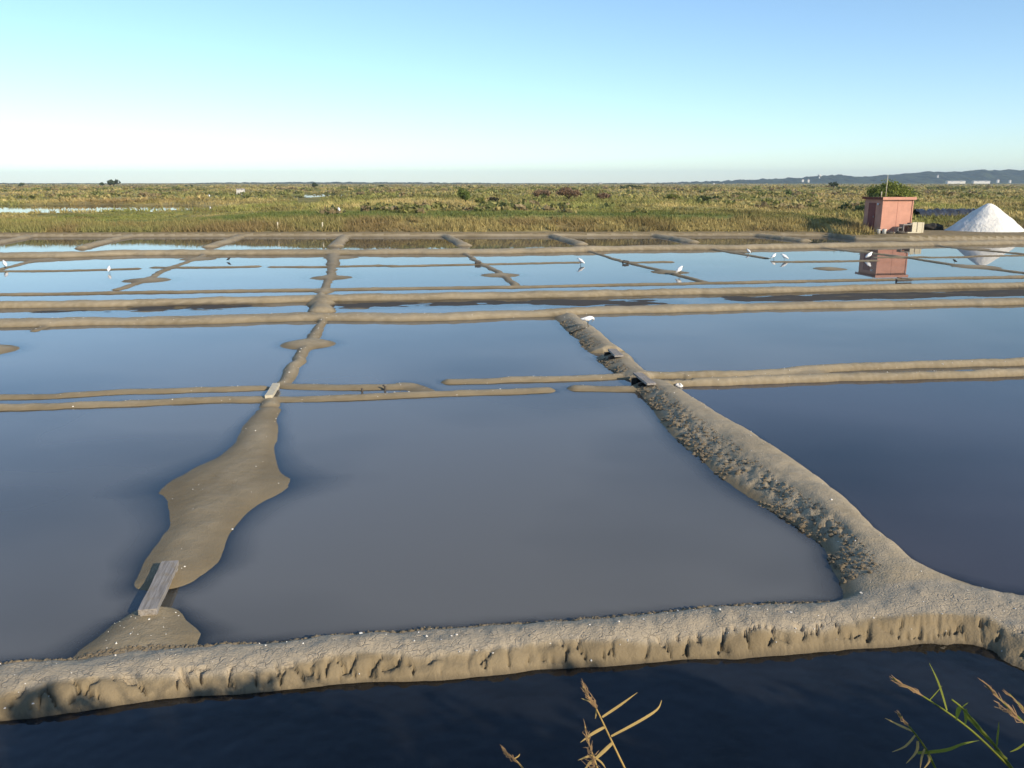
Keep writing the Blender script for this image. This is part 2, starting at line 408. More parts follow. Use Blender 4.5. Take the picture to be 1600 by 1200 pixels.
def smooth_poly(P, W, Hh, n=4):
    """Catmull-Rom refine"""
    if len(P) < 3: return P, W, Hh
    A = np.column_stack([P, W, Hh]); R = []
    for i in range(len(A) - 1):
        p0 = A[max(i - 1, 0)]; p1 = A[i]; p2 = A[i + 1]; p3 = A[min(i + 2, len(A) - 1)]
        for k in range(n):
            t = k / n
            R.append(0.5 * (2 * p1 + (p2 - p0) * t + (2 * p0 - 5 * p1 + 4 * p2 - p3) * t * t + (3 * p1 - p0 - 3 * p2 + p3) * t ** 3))
    R.append(A[-1]); R = np.array(R); R[:, 2] = np.maximum(R[:, 2], 0.05); return R[:, :2], R[:, 2], R[:, 3]

_K = [(-700, 375), (0, 371), (400, 370), (800, 370), (1200, 369), (1300, 370), (1338, 375), (1420, 377), (1600, 377), (2200, 374)]
_KP = np.array([G(x, y)[:2] for x, y in _K])
def shore(x): return np.interp(x, _KP[:, 0], _KP[:, 1])

PONDS = [(-60.0, 98.0, 32.0, 20.0, 0.42), (-43.0, 186.0, 6.0, 22.0, 0.66)]     # x, y, half sizes, level
def marsh_height(X, Y):
    t = Y - shore(X)
    plat = sstep(22.1, 23.2, X)
    nz = fbm(X * 0.35, Y * 0.35, 4, 3); nb = fbm(X * 0.05, Y * 0.05, 3, 11)
    tt = t + 2.2 * (nz - 0.5)
    bank = 0.22 * sstep(-0.1, 0.7, t) + (0.85 - 0.32 * sstep(-16, -26, X)) * sstep(1.2, 7.5, tt)
    flat = 0.32 * sstep(-0.1, 0.6, t) + 0.55 * sstep(9, 16, tt)
    z = bank * (1 - plat) + flat * plat
    z = z + sstep(3, 12, t) * ((nz - 0.5) * 0.35 + (nb - 0.5) * 0.5)
    far = sstep(60, 400, t); z = z * (1 - far) + (0.85 + (nb - 0.5) * 0.9 + (nz - 0.5) * 0.5) * far
    for (cx, cy, rx, ry, lv) in PONDS:
        q = np.sqrt(((X - cx) / rx) ** 2 + ((Y - cy) / ry) ** 2) + (fbm(X * 0.12, Y * 0.12, 3, 31) - 0.5) * 0.5
        m = 1 - sstep(0.75, 1.15, q); z = z * (1 - m) + (lv - 0.35) * m
    return z, t, plat

def terrain(X, Y):
    sh = X.shape; X = X.ravel(); Y = Y.ravel(); n = X.size
    k = 0.018
    fc, fw, fh = FRONT
    P, W, _ = smooth_poly(fc, fw, np.full(len(fc), fh))
    Z = np.full(n, -0.11) - 0.05 * fbm(X * 0.25, Y * 0.25, 3, 5)
    dark = np.zeros(n); crack = np.zeros(n); lvl = np.zeros(n)
    acc = np.exp((Z) / k); nearm = np.nonzero(Y < 70)[0]
    x = X[nearm]; y = Y[nearm]
    jx = (fbm(x * 1.7, y * 1.7, 3, 21) - 0.5); jy = (fbm(x * 1.7, y * 1.7, 3, 25) - 0.5)
    amp = 0.07 + 0.0035 * y
    xw = x + jx * amp; yw = y + jy * amp
    a2 = acc[nearm]; dk = dark[nearm]
    def put(m, zz):
        a2[m] += np.exp(np.clip(zz, -0.4, 2) / k)
    for (PP, WW, HH, drk, p) in BANKS:
        PP, WW, HH = smooth_poly(PP, WW, HH)
        mw = WW.max() * 1.8 + 0.3
        m = np.nonzero((xw > PP[:, 0].min() - mw) & (xw < PP[:, 0].max() + mw) & (yw > PP[:, 1].min() - mw) & (yw < PP[:, 1].max() + mw))[0]
        if not len(m): continue
        # cull in chunks along the line
        d, sg, tt, sd, arc = polydist(xw[m], yw[m], PP)
        ww = WW[sg] * (1 - tt) + WW[np.minimum(sg + 1, len(WW) - 1)] * tt; hh = HH[sg] * (1 - tt) + HH[np.minimum(sg + 1, len(HH) - 1)] * tt
        ir = fbm(arc * 0.45 + 3.1 * len(PP), arc * 0, 3, 83) - 0.5; ww = ww * (1 + (0.10 + 0.35 * sstep(14, 20, yw[m])) * ir); hh = hh * (1 + 0.5 * (fbm(arc * 0.7, arc * 0 + 5.5, 3, 87) - 0.5))
        q = d / ww; mm = q < 2.0
        if drk:
            nn = fbm(x[m] * 1.2, y[m] * 3.0, 4, 77)
            zz = hh * (1 - q ** 2) + (nn - 0.5) * 0.05
            dk[m] = np.maximum(dk[m], np.where(mm, sstep(1.7, 1.1, q + (nn - .5)), 0))
        elif hasattr(p, '__len__'): zz = hh * (1 - np.minimum(q, 2.0) ** np.where(sd < 0, p[0], p[1]))
        else: zz = hh * (1 - np.minimum(q, 2.0) ** p)
        put(m[mm], zz[mm])
    for (cx, cy, r, h) in MOUNDS:
        d = np.hypot(xw - cx, yw - cy) / r; m = np.nonzero(d < 2)[0]
        put(m, h * (1 - d[m] ** 2))
    # front bank
    m = np.nonzero(y < 12)[0]
    d, sg, tt, sd, arc = polydist(x[m] + jx[m] * 0.1, y[m] + jy[m] * 0.1, P)
    ww = W[sg] * (1 - tt) + W[np.minimum(sg + 1, len(W) - 1)] * tt
    front = sd < 0
    q = d / ww
    hh = fh * (0.9 + 0.25 * fbm(arc * 0.9, arc * 0, 3, 41))
    zz = np.where(front, hh - (hh - TRENCH) * (0.5 * np.minimum(q, 2) ** 1.5 + 0.50 * np.minimum(q, 2) ** 4.0), hh - hh * np.minimum(q, 2) ** 2.2)
    # clods split by deep cracks along the near face
    v = voro(arc / 0.18 + 1.4 * jx[m] + 0.35 * fbm(x[m] * 11, y[m] * 11, 2, 15), q * ww / 0.13 + 1.4 * jy[m] + 0.35 * fbm(x[m] * 11, y[m] * 11, 2, 16), 91)
    band = np.where(front, sstep(0.42, 0.52, q) * sstep(0.92, 0.82, q), 0)
    msk = band * sstep(0.28, 0.5, fbm(arc * 1.7, q * 2, 3, 93))
    zz = zz - msk * 0.075 * (1 - sstep(0.015, 0.11, v)) + band * 0.016 * (sstep(0.05, 0.4, v) - 0.6)
    zz = zz + ((fbm(x[m] * 9, y[m] * 9, 3, 51) - 0.5) * 0.03 + (fbm(x[m] * 1.6, y[m] * 1.6, 2, 55) - 0.5) * 0.05) * (q < 1.1)
    ditch = front & (q > 0.6)
    fl = np.where(front, TRENCH - 0.07 + 0.13 * (fbm(x[m] * 2.2, y[m] * 3.5, 5, 61) - 0.5), -1)
    # silt shelf in the ditch, right
    gx, gy = G(1420, 1035, -0.06)[:2]
    fl = fl + np.where(front, 0.046 * np.exp(-(((x[m] - gx) / 1.7) ** 2 + ((y[m] - gy) / 0.5) ** 2)), 0)
    isf = front & (q > 0.98)
    a2m = a2[m]
    a2m = np.where(front & (q > 0.6), np.exp(np.clip(zz, -.5, 2) / k) + np.exp(fl / k), a2m + np.exp(np.clip(zz, -.5, 2) / k))
    a2[m] = a2m
    z = k * np.log(a2)
    m_f = m; d_f = np.where(front & (q > 0.95), 0.35 + 0.45 * sstep(TRENCH + .02, TRENCH - .03, z[m]), 0)  # ditch bed darkened: its shade and wet mud put into the colour
    lv = np.zeros(len(x)); lv[m] = np.where(front & (q > 0.45), TRENCH, 0)
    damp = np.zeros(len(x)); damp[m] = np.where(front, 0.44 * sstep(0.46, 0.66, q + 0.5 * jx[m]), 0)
    cr = np.zeros(len(x)); cr[m] = sstep(1.15, 0.8, q) * np.where(front, 1 - 0.8 * sstep(0.44, 0.68, q + 0.5 * jx[m]), 1)
    # clodded left side of the tall bank
    RB = BANKS[RIDX]; PP, WW, HH = smooth_poly(*RB[:3]); RLEN = np.linalg.norm(np.diff(PP, axis=0), axis=1).sum()
    m = np.nonzero((x > 0.5) & (x < 6) & (y < 22) & (y > 5))[0]
    d, sg, tt, sd, arc = polydist(x[m], y[m], PP); ww = WW[sg]; q = d / ww * -sd     # left of travel (towards camera) negative
    lum = sstep(0.05, 0.4, q) * sstep(1.05, 0.9, q) * sstep(21, 13.5, y[m]) * sstep(RLEN - .35, RLEN - 1.1, arc)
    z[m] += lum * ((fbm(x[m] * 18, y[m] * 18, 3, 63) - 0.5) * (0.04 + 0.06 * sstep(.35, .65, fbm(x[m] * 1.8, y[m] * 1.8, 2, 69))) + (fbm(x[m] * 9, y[m] * 9, 2, 67) - 0.5) * 0.03) * np.clip(z[m] * 9, 0, 1)
    cr[m] = np.maximum(cr[m], 0.35 * sstep(1.1, 0.8, np.abs(q)))
    # cuts under the plank bridges
    for (cx, cy, ca, hl, hw, zc) in CUTS:
        u = (x - cx) * math.cos(ca) + (y - cy) * math.sin(ca); v2 = -(x - cx) * math.sin(ca) + (y - cy) * math.cos(ca)
        mk = (1 - sstep(hl - .05, hl + .02, np.abs(u))) * (1 - sstep(hw - 0.03, hw + 0.02, np.abs(v2)))
        z = z * (1 - mk) + np.minimum(z, zc) * mk
    # lumpy micro relief above water
    up = sstep(0.0, 0.08, z - lv)
    z += up * (fbm(x * 4, y * 4, 3, 71) - 0.5) * 0.03
    Z[nearm] = z; dk *= sstep(.05, .025, z); dk[m_f] = np.maximum(dk[m_f], d_f); dark[nearm] = dk; crack[nearm] = cr; lvl[nearm] = lv
    mz, t, plat = marsh_height(X, Y)
    mt = sstep(-0.4, 0.3, t); Z = np.where(t > -0.4, np.maximum(Z * (1 - mt) + mz * mt, np.where(t < 0.3, Z, -9)), Z)
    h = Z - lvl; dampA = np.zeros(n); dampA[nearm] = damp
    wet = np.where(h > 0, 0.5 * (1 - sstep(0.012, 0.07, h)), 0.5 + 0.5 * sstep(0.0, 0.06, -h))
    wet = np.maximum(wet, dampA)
    return Z.reshape(sh), wet.reshape(sh), dark.reshape(sh), crack.reshape(sh), t.reshape(sh), plat.reshape(sh)

BANKS_SCALE = 1.0
RIDX = [i for i, b in enumerate(BANKS) if hasattr(b[4], '__len__')][0]
# cuts: centre, direction across the bank, half length, half width, bottom
BANKS[RIDX] = (BANKS[RIDX][0], BANKS[RIDX][1] * BANKS_SCALE) + BANKS[RIDX][2:]
CUTS = []
def cut(px, py, ang, hl, hw, zc=-0.07):
    c = G(px, py, 0.05); CUTS.append((c[0], c[1], ang, hl, hw, zc))
cut(1002, 593, 0.12, 0.85, 0.2, -0.09); cut(953, 551, 0.12, 0.66, 0.2, -0.09); cut(424, 614, 0.10, 0.45, 0.13); cut(243, 934, 0.2, 0.55, 0.12, -0.05)

NA = 860
ang = np.linspace(-math.radians(44), math.radians(44), NA)
rr = [2.6]
while rr[-1] < 84: rr.append(rr[-1] + min(0.0042 * rr[-1], 0.25))
NF = len(rr)
while rr[-1] < 6000: rr.append(rr[-1] * 1.028)
rr = np.array(rr); RR, AA = np.meshgrid(rr, ang, indexing='ij')
X = RR * np.sin(AA); Y = RR * np.cos(AA)
Z, WET, DARK, CRK, TT, PLAT = terrain(X, Y)

TONE = np.clip(0.5 + 2.0 * (fbm(X * 0.8, Y * 0.8, 4, 201) - 0.5) + 0.8 * (fbm(X * 6, Y * 6, 3, 205) - .5), 0, 1)
# meadow colours (the plants' and the soil's own)
def meadow_colour(X, Y, T, PL):
    n1 = fbm(X * 0.09, Y * 0.03, 4, 101); n2 = fbm(X * 0.4, Y * 0.25, 3, 103); n3 = fbm(X * 0.02, Y * 0.008, 3, 107)
    straw = np.array([.46, .36, .145]); olive = np.array([.25, .25, .07]); green = np.array([.15, .19, .055]); rust = np.array([.26, .14, .065]); soil = np.array([.30, .23, .135]); brown = np.array([.25, .175, .08])
    def L(a, b, f): return a * (1 - f[..., None]) + b * f[..., None]
    c = L(straw * np.ones(X.shape + (3,)), olive, sstep(.38, .62, n1 * .6 + n2 * .4))
    c = L(c, rust, sstep(.55, .75, n3) * .55)
    c = L(c, brown, sstep(.5, .7, n2) * .5)
    c = c * (0.45 + 1.1 * fbm(X * 0.16, Y * 0.06, 5, 119))[..., None]
    gs = 0.75 * sstep(.36, .6, fbm(X * .12, Y * .25, 3, 113)) * sstep(4.5, 7.0, T) * sstep(17, 10, T) * (1 - PL) * sstep(.3, .5, n1 + .1)
    c = L(c, green, np.clip(gs * 1.1, 0, .95))
    fr = sstep(6.5, 4.0, T) * (1 - PL); c = L(c, L(brown * np.ones(X.shape + (3,)), straw, sstep(.35, .65, n2)), fr * .75)
    c = L(c, green, sstep(-5, -14, X) * sstep(7, 1, T) * sstep(.4, .6, n2) * .6)
    sl = sstep(2.2, 1.0, T) * (1 - PL) + PL * sstep(11.5, 8.5, T); c = L(c, soil, np.clip(sl, 0, 1))
    return c
COLR = meadow_colour(X, Y, TT, PLAT)
COLR = np.concatenate([COLR, np.ones(COLR.shape[:-1] + (1,))], -1)
NR = len(rr)
idx = np.arange(NR * NA).reshape(NR, NA)
F = np.stack([idx[:-1, :-1], idx[:-1, 1:], idx[1:, 1:], idx[1:, :-1]], -1)
ism = (TT[:-1, :-1] > 0.25)
VV = np.stack([X, Y, Z], -1).reshape(-1, 3)
def submesh(name, mask, mat, attrs):
    f = F[mask].reshape(-1, 4); f = f[:, ::-1]
    used = np.zeros(len(VV), bool); used[f.ravel()] = True; mp = np.cumsum(used) - 1
    return npmesh(name, VV[used], mp[f], mat, {k: (t, a.reshape(len(VV), -1)[used]) for k, (t, a) in attrs.items()})
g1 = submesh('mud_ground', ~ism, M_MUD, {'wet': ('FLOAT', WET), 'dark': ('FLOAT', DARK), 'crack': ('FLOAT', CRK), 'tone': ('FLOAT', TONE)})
tag(g1, 'pale mud banks, islands and beds of the salt pans', kind='structure')
g2 = submesh('marsh_ground', ism, M_MARSH, {'Col': ('FLOAT_COLOR', COLR)})
tag(g2, 'flat marsh meadow beyond the salt pans', kind='structure')

def ground_z(x, y):
    a = np.array([x], float); b = np.array([y], float)
    return float(terrain(a, b)[0][0])
def ground_zs(x, y): return terrain(np.asarray(x, float), np.asarray(y, float))[0]

# ------------------------------------------------------------------ water
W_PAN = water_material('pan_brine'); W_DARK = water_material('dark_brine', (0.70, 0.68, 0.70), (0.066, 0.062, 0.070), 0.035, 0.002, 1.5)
W_FAR = water_material('far_brine', (0.9, 0.88, 0.84), (0.14, 0.135, 0.13), 0.10)
W_DITCH = water_material('ditch_water', (0.55, 0.55, 0.52), (0.018, 0.020, 0.024), 0.05, 0.035, 3.0)
def gp(*l): return [G(x, y)[:2] for x, y in l]
# one surface per basin, cut from a common survey grid; each point knows how deep the water is
ST = 3
wi = np.arange(0, NF + 40, ST); wj = np.arange(0, NA, ST)
WX = X[np.ix_(wi, wj)]; WY = Y[np.ix_(wi, wj)]; WZ = Z[np.ix_(wi, wj)]
wc = (WX[:-1, :-1] + WX[1:, 1:]) / 2, (WY[:-1, :-1] + WY[1:, 1:]) / 2
widx = np.arange(WX.size).reshape(WX.shape)
WF = np.stack([widx[:-1, :-1], widx[1:, :-1], widx[1:, 1:], widx[:-1, 1:]], -1)[..., ::-1]
SILT = np.clip(0.38 + 2.0 * (fbm(WX * 0.22, WY * 0.3, 4, 301) - 0.5) + 0.32 * sstep(0.04, 0.14, -WZ) + 0.3 * sstep(10, 6, WY), 0, 1)
taken = np.zeros(wc[0].shape, bool)
def inside(x, y, P):
    c = np.zeros(x.shape, bool); j = len(P) - 1
    for i in range(len(P)):
        xi, yi = P[i]; xj, yj = P[j]
        c ^= ((yi > y) != (yj > y)) & (x < (xj - xi) * (y - yi) / (yj - yi + 1e-12) + xi); j = i
    return c
def basin(name, poly, z, mat, label):
    m = inside(wc[0], wc[1], poly) & ~taken
    wm = np.minimum.reduce([WZ[:-1, :-1], WZ[1:, :-1], WZ[1:, 1:], WZ[:-1, 1:]]) < z + 0.03
    taken[m] = True; m &= wm
    f = WF[m].reshape(-1, 4); used = np.zeros(WX.size, bool); used[f.ravel()] = True; mp = np.cumsum(used) - 1
    V = np.stack([WX.ravel()[used], WY.ravel()[used], np.full(used.sum(), z)], -1)
    o = npmesh(name, V, mp[f], mat, {'depth': ('FLOAT', np.maximum(z - WZ.ravel()[used], 0)), 'silt': ('FLOAT', SILT.ravel()[used])})
    return tag(o, label, kind='structure')
Fm = [(-900, 1120), (250, 1032), (1420, 962), (1700, 985), (2300, 1010)]
Mm = [(-900, 655), (420, 622), (1020, 600), (2300, 566)]
Bm = [(-900, 520), (503, 494), (885, 489), (2300, 459)]
Cm = [(-900, 490), (505, 468), (2300, 433)]
Gm = [(-900, 404), (2300, 370)]
fpts = [tuple(p) for p in FRONT[0]]
basin('ditch_water', [(fpts[0][0] - 3, 1.5), (fpts[-1][0] + 3, 1.5)] + fpts[::-1], TRENCH, W_DITCH, 'dark shaded water in the ditch at the foot of the front bank')
Fw = [(fpts[0][0] - 3, fpts[0][1])] + fpts[:5]; 
lowl = [(-30.0, 1.0), (G(250, 1032)[0], 1.0)]; lowm = [(G(250, 1032)[0], 1.0), (G(1420, 962)[0], 1.0)]; lowr = [(G(1420, 962)[0], 1.0), (30.0, 1.0)]
basin('pan_water', lowl + gp(Fm[1], Mm[1], Mm[0]), 0, W_PAN, 'still brine of the near pan left of the low mud path')
basin('pan_water', lowm + gp(Fm[2], Mm[2], Mm[1], Fm[1]), 0, W_PAN, 'still brine of the large near pan in the middle')
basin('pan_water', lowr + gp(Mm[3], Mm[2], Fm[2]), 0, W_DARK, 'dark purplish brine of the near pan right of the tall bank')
basin('pan_water', gp(Mm[0], Mm[1], Bm[1], Bm[0]), 0, W_PAN, 'still brine of the second row, left pan with half an islet')
basin('pan_water', gp(Mm[1], Mm[2], Bm[2], Bm[1]), 0, W_PAN, 'still brine of the second row, middle pan')
basin('pan_water', gp(Mm[2], Mm[3], Bm[3], Bm[2]), 0, W_PAN, 'still brine of the second row, right pan')
basin('channel_water', gp(Bm[0], Bm[1], Cm[1], Cm[0]), 0, W_FAR, 'feeder channel water left of the mud dam')
basin('channel_water', gp(Bm[1], Bm[2], Bm[3], Cm[2], Cm[1]), 0, W_FAR, 'feeder channel water with dark silt bars')
basin('pan_water', gp(Cm[0], Cm[1], Cm[2], Gm[1], Gm[0]), 0, W_FAR, 'bright brine of the far row of small pans with round islets')
kp = [(x, shore(x) + 0.8) for x in np.linspace(75, -75, 33)]
basin('pan_water', gp(Gm[0], Gm[1]) + kp, 0, W_FAR, 'last row of pans mirroring the grassy bank')
for i, (cx, cy, rx, ry, lv) in enumerate(PONDS):
    basin('marsh_pond', [(cx + rx * 1.35 * math.cos(a), cy + ry * 1.35 * math.sin(a)) for a in np.linspace(0, 2 * math.pi, 32, endpoint=False)], lv, W_FAR, ('long marsh pond behind the grassy bank at left', 'small distant marsh pond')[i])

# ------------------------------------------------------------------ vegetation of the marsh
def blades(name, P, Hh, Wd, C, nb, mat, lean=0.5, label=None, wind=(-0.15, 0.05)):
    """tufts of triangular blades: P (n,3) foot points"""
    n = len(P); k = nb
    P = np.repeat(P, k, 0); H = np.repeat(Hh, k) * RNG.uniform(0.55, 1.1, n * k); W = np.repeat(Wd, k) * RNG.uniform(0.6, 1.2, n * k)
    C = np.repeat(C, k, 0) * RNG.uniform(0.72, 1.25, (n * k, 1))
    a = RNG.uniform(0, 2 * math.pi, n * k); spread = np.repeat(Hh, k) * 0.30
    ox = RNG.normal(0, 1, n * k) * spread; oy = RNG.normal(0, 1, n * k) * spread
    base = P + np.stack([ox, oy, np.zeros_like(ox) - 0.03], -1)
    dx = np.cos(a) * W / 2; dy = np.sin(a) * W / 2
    ln = RNG.normal(0, lean, (n * k, 2)) * H[:, None] + np.array(wind) * H[:, None]
    tip = base + np.stack([ln[:, 0], ln[:, 1], H], -1)
    V = np.stack([base + np.stack([-dx, -dy, 0 * dx], -1), base + np.stack([dx, dy, 0 * dx], -1), tip], 1).reshape(-1, 3)
    F = np.arange(len(V)).reshape(-1, 3)
    CC = np.repeat(np.concatenate([C, np.ones((n * k, 1))], -1), 3, 0)
    o = npmesh(name, V, F, mat, {'Col': ('FLOAT_COLOR', CC)}, smooth=False)
    return tag(o, label, name.split('_')[-1], kind='stuff')

def inview(x, y, m=1.15): return np.abs(x) < y * 0.615 * m + 1.5
def scatter(n, x0, x1, t0, t1, power=1.0):
    x = RNG.uniform(x0, x1, n); t = t0 + (t1 - t0) * RNG.uniform(0, 1, n) ** power
    y = shore(x) + t; k = inview(x, y); return x[k], y[k]
def tufts(name, x, y, hh, wd, nb, label, lean=0.45, keep=None):
    z, t, pl = marsh_height(x, y)
    ok = np.ones(len(x), bool)
    for (cx, cy, rx, ry, lv) in PONDS: ok &= ~((z < lv + 0.03) & (np.abs(x - cx) < rx * 1.5) & (np.abs(y - cy) < ry * 1.5))
    ok &= ~((np.abs(x / y + .2385) < .014) & (y > 108) & (y < 172))
    ok &= ~((pl > 0.5) & (t < 8.5 + 2 * vnoise(x, y, 5))) & (t > 1.5)
    x, y, z, t, pl = x[ok], y[ok], z[ok], t[ok], pl[ok]
    # bare slides of pale soil on the bank
    bare = (fbm(x * 0.5, y * 0.8, 3, 141) > 0.66) & (t < 8) & (x > -8)
    x, y, z, t, pl = [q[~bare] for q in (x, y, z, t, pl)]
    c = meadow_colour(x, y, np.maximum(t, 2.5), pl * (t > 8.5))
    n = len(x); h = hh * (0.45 + 1.0 * fbm(x * 0.3, y * 0.3, 3, 151)) * RNG.uniform(0.6, 1.3, n)
    h = np.where((t > 5.5) & (t < 26) & (pl < .5), h * (0.55 - .2 * (x < -20)), h)
    return blades(name, np.stack([x, y, z], -1), h, np.full(n, wd) * RNG.uniform(0.6, 1.4, n), c, nb, M_GRASS, lean, label)
x, y = scatter(22000, -45, 45, 1.5, 13, 1.0)
tufts('bank_grass', x, y, 0.42, 0.07, 6, 'tawny and green grass covering the bank behind the pans')
x, y = scatter(26000, -75, 75, 11, 75, 1.6)
tufts('marsh_grass', x, y, 0.40, 0.15, 5, 'golden olive marsh grass behind the bank', 0.5)
x, y = scatter(26000, -330, 330, 70, 480, 1.5)
tufts('far_marsh_grass', x, y, 0.55, 0.5, 4, 'distant marsh vegetation reaching the horizon', 0.6)
x, y = scatter(9000, -1300, 1300, 450, 1900, 1.4)
tufts('farthest_marsh_scrub', x, y, 0.9, 2.2, 4, 'low scrub at the far edge of the marsh', 0.7)

def leafcloud(n, R, size, seed, lumps=7, hollow=0.55, flat=0.35):
    """leaf faces through an uneven crown of half sizes R standing on z=0"""
    g = np.random.default_rng(seed)
    cen = g.normal(0, 1, (lumps, 3)); cen /= np.linalg.norm(cen, axis=1)[:, None]; cen[:, 2] = np.abs(cen[:, 2]) * 0.9 - 0.15
    cen *= g.uniform(0.35, 0.72, (lumps, 1)); rad = g.uniform(0.30, 0.52, lumps)
    pick = g.integers(0, lumps, n)
    d = g.normal(0, 1, (n, 3)); d /= np.linalg.norm(d, axis=1)[:, None]
    p = cen[pick] + d * rad[pick][:, None] * (g.uniform(0, 1, (n, 1)) ** hollow)
    p[:, 2] = np.maximum(p[:, 2], -0.45 + 0.1 * g.random(n))
    p = p * np.array(R) ; p[:, 2] += R[2] * 0.5
    a = g.normal(0, 1, (n, 3)); a /= np.linalg.norm(a, axis=1)[:, None]; b = np.cross(a, d + g.normal(0, .6, (n, 3))); b /= np.linalg.norm(b, axis=1)[:, None] + 1e-6
    s = size * g.uniform(0.5, 1.3, (n, 1))
    V = np.stack([p - a * s * .5, p + b * s * flat, p + a * s * .6, p - b * s * flat], 1).reshape(-1, 3)
    return V, np.arange(4 * n).reshape(-1, 4), pick, g

# low soft scrub in patches, too many and too merged to count
g_ = np.random.default_rng(77); sx2 = g_.uniform(-260, 260, 9000); st2 = 9 + 330 * g_.random(9000) ** 1.7; sy2 = shore(sx2) + st2
zz2, tt2, pp2 = marsh_height(sx2, sy2)
kk2 = inview(sx2, sy2) & (fbm(sx2 * .06, sy2 * .03, 3, 171) > .52) & ~((pp2 > .5) & (tt2 < 14)) & (zz2 > .7) & ~((sx2 < -14) & (st2 < 75)) & ~((np.abs(sx2 / sy2 + .2385) < .02) & (sy2 < 175))
sx2, sy2, zz2, tt2, pp2 = [q[kk2][:900] for q in (sx2, sy2, zz2, tt2, pp2)]
VS, CS = [], []
for i in range(len(sx2)):
    k_ = 1 + sy2[i] / 160; V_, F_, pk, gg = leafcloud(34, (g_.uniform(.5, 1.2) * k_, g_.uniform(.5, 1.0) * k_, g_.uniform(.28, .5) * k_ ** .5), .30 * k_, 900 + i, 5)
    VS.append(V_ + np.array([sx2[i], sy2[i], zz2[i] - .05])); c_ = np.array(((.27, .25, .09), (.22, .22, .07), (.30, .23, .12), (.18, .19, .065), (.36, .30, .12))[i % 5]) * g_.uniform(.75, 1.2)
    CS.append(np.repeat(np.concatenate([c_ * gg.uniform(.75, 1.25, (34, 1)), np.ones((34, 1))], -1), 4, 0))
VS = np.concatenate(VS); so = npmesh('marsh_scrub', VS, np.arange(len(VS)).reshape(-1, 4), M_LEAF, {'Col': ('FLOAT_COLOR', np.concatenate(CS))}, smooth=False)
tag(so, 'soft low olive and brown scrub spread over the marsh', 'scrub', kind='stuff')

def shrub(name, loc, R, n, size, col, label, cat='bush', group=None, seed=1, trunk=0.25, lumps=7, crown='crown'):
    root = empty(name, loc, 0, label, cat, group)
    V, F, pick, g = leafcloud(n, R, size, seed, lumps)
    V[:, 2] += trunk
    tint = g.uniform(0.75, 1.25, (lumps, 1)); c = np.array(col) * tint[pick] * g.uniform(0.7, 1.3, (len(pick), 1))
    c = np.concatenate([c, np.ones((len(c), 1))], -1); c = np.repeat(c, 4, 0)
    npmesh(crown, V, F, M_LEAF, {'Col': ('FLOAT_COLOR', c)}, smooth=False, parent=root)
    mb = MB(); h = trunk + R[2] * 0.55; tr = max(0.03, R[0] * 0.06)
    mb.tube([(0, 0, -0.15), (0.05 * R[0], 0, h * .4), (-0.03 * R[0], 0.05 * R[1], h)], [tr * 1.3, tr, tr * .5], 7)
    for k in range(4):
        an = k * 1.6 + seed; mb.tube([(0.02, 0, h * .35), (R[0] * .35 * math.cos(an), R[1] * .35 * math.sin(an), h * .8), (R[0] * .6 * math.cos(an), R[1] * .6 * math.sin(an), h * 1.15)], [tr * .7, tr * .45, tr * .15], 5)
    mb.build('trunk', M_BARK, root, True)
    return root
def mz(x, y): return float(marsh_height(np.array([x]), np.array([y]))[0][0])
def plant(px, ybase, dist, wpx, hpx, col, n, name, label, cat='bush', group=None, seed=1, trunk=0.1, lumps=7):
    x = (px - 800) / FPX * dist * _cp * 1.03; s = dist / FPX * 1.03
    z = mz(x, dist); R = (wpx / 2 * s, wpx / 2 * s * .9, hpx * s * .62)
    return shrub(name, (x, dist, z - 0.05), R, n, max(0.10, s * 2.6), col, label, cat, group, seed, trunk, lumps)

GRN = (0.11, 0.15, 0.04); DKG = (0.07, 0.09, 0.03); RUS = (0.22, 0.14, 0.085); OLV = (0.18, 0.19, 0.05)
plant(1377, 309, 74, 76, 46, (0.17, 0.195, 0.04), 6500, 'tamarisk_bush', 'rounded yellow-green bush behind the pink hut', seed=3, trunk=0.8, lumps=16)
plant(1353, 309, 72, 34, 30, (.06, .085, .03), 1900, 'dark_bush', 'dark green bush at the left corner of the hut roof', seed=4, trunk=0.3)
plant(1318, 306, 88, 26, 9, DKG, 500, 'low_bush', 'low dark scrub left of the bush behind the hut', seed=5)
plant(1334, 304, 92, 20, 9, DKG, 400, 'low_bush', 'small dark scrub tucked against the bush behind the hut', seed=6)
plant(729, 318, 98, 28, 27, (0.14, 0.18, 0.045), 1500, 'green_bush', 'bright green bush leaning over a dark hollow in the meadow', seed=7, trunk=0.3)
plant(752, 317, 99, 22, 14, OLV, 600, 'low_bush', 'low olive bush right beside the bright green one', seed=8)
plant(772, 314, 104, 20, 11, (0.05, 0.045, 0.025), 400, 'low_bush', 'dark hollow right of the green bush, its shade built as dark leaves', seed=9)  # dark leaves stand in for the shade of a hollow
plant(886, 311, 118, 46, 22, RUS, 1800, 'rust_bush', 'large reddish brown bush in the middle of the meadow', seed=10)
plant(845, 311, 125, 36, 18, (0.27, 0.18, 0.11), 900, 'rust_bush', 'faded pinkish brown bush left of the large reddish one', seed=11)
plant(940, 311, 118, 24, 14, RUS, 600, 'rust_bush', 'small reddish brown bush right of the large one', seed=12)
for k, (px, wpx, hp, d) in enumerate(((1045, 32, 12, 112), (1092, 28, 13, 110), (1112, 18, 10, 116))):
    plant(px, 316, d, wpx, hp, DKG if k else OLV, 500, 'low_bush', ('olive scrub, leftmost of three on the meadow right of the rust bushes', 'dark scrub in the middle of three right of the rust bushes', 'smallest dark scrub, right of three on the meadow')[k], seed=20 + k)
plant(1221, 301, 170, 12, 9, GRN, 250, 'low_bush', 'lone small green bush on the marsh left of the hut', seed=24)
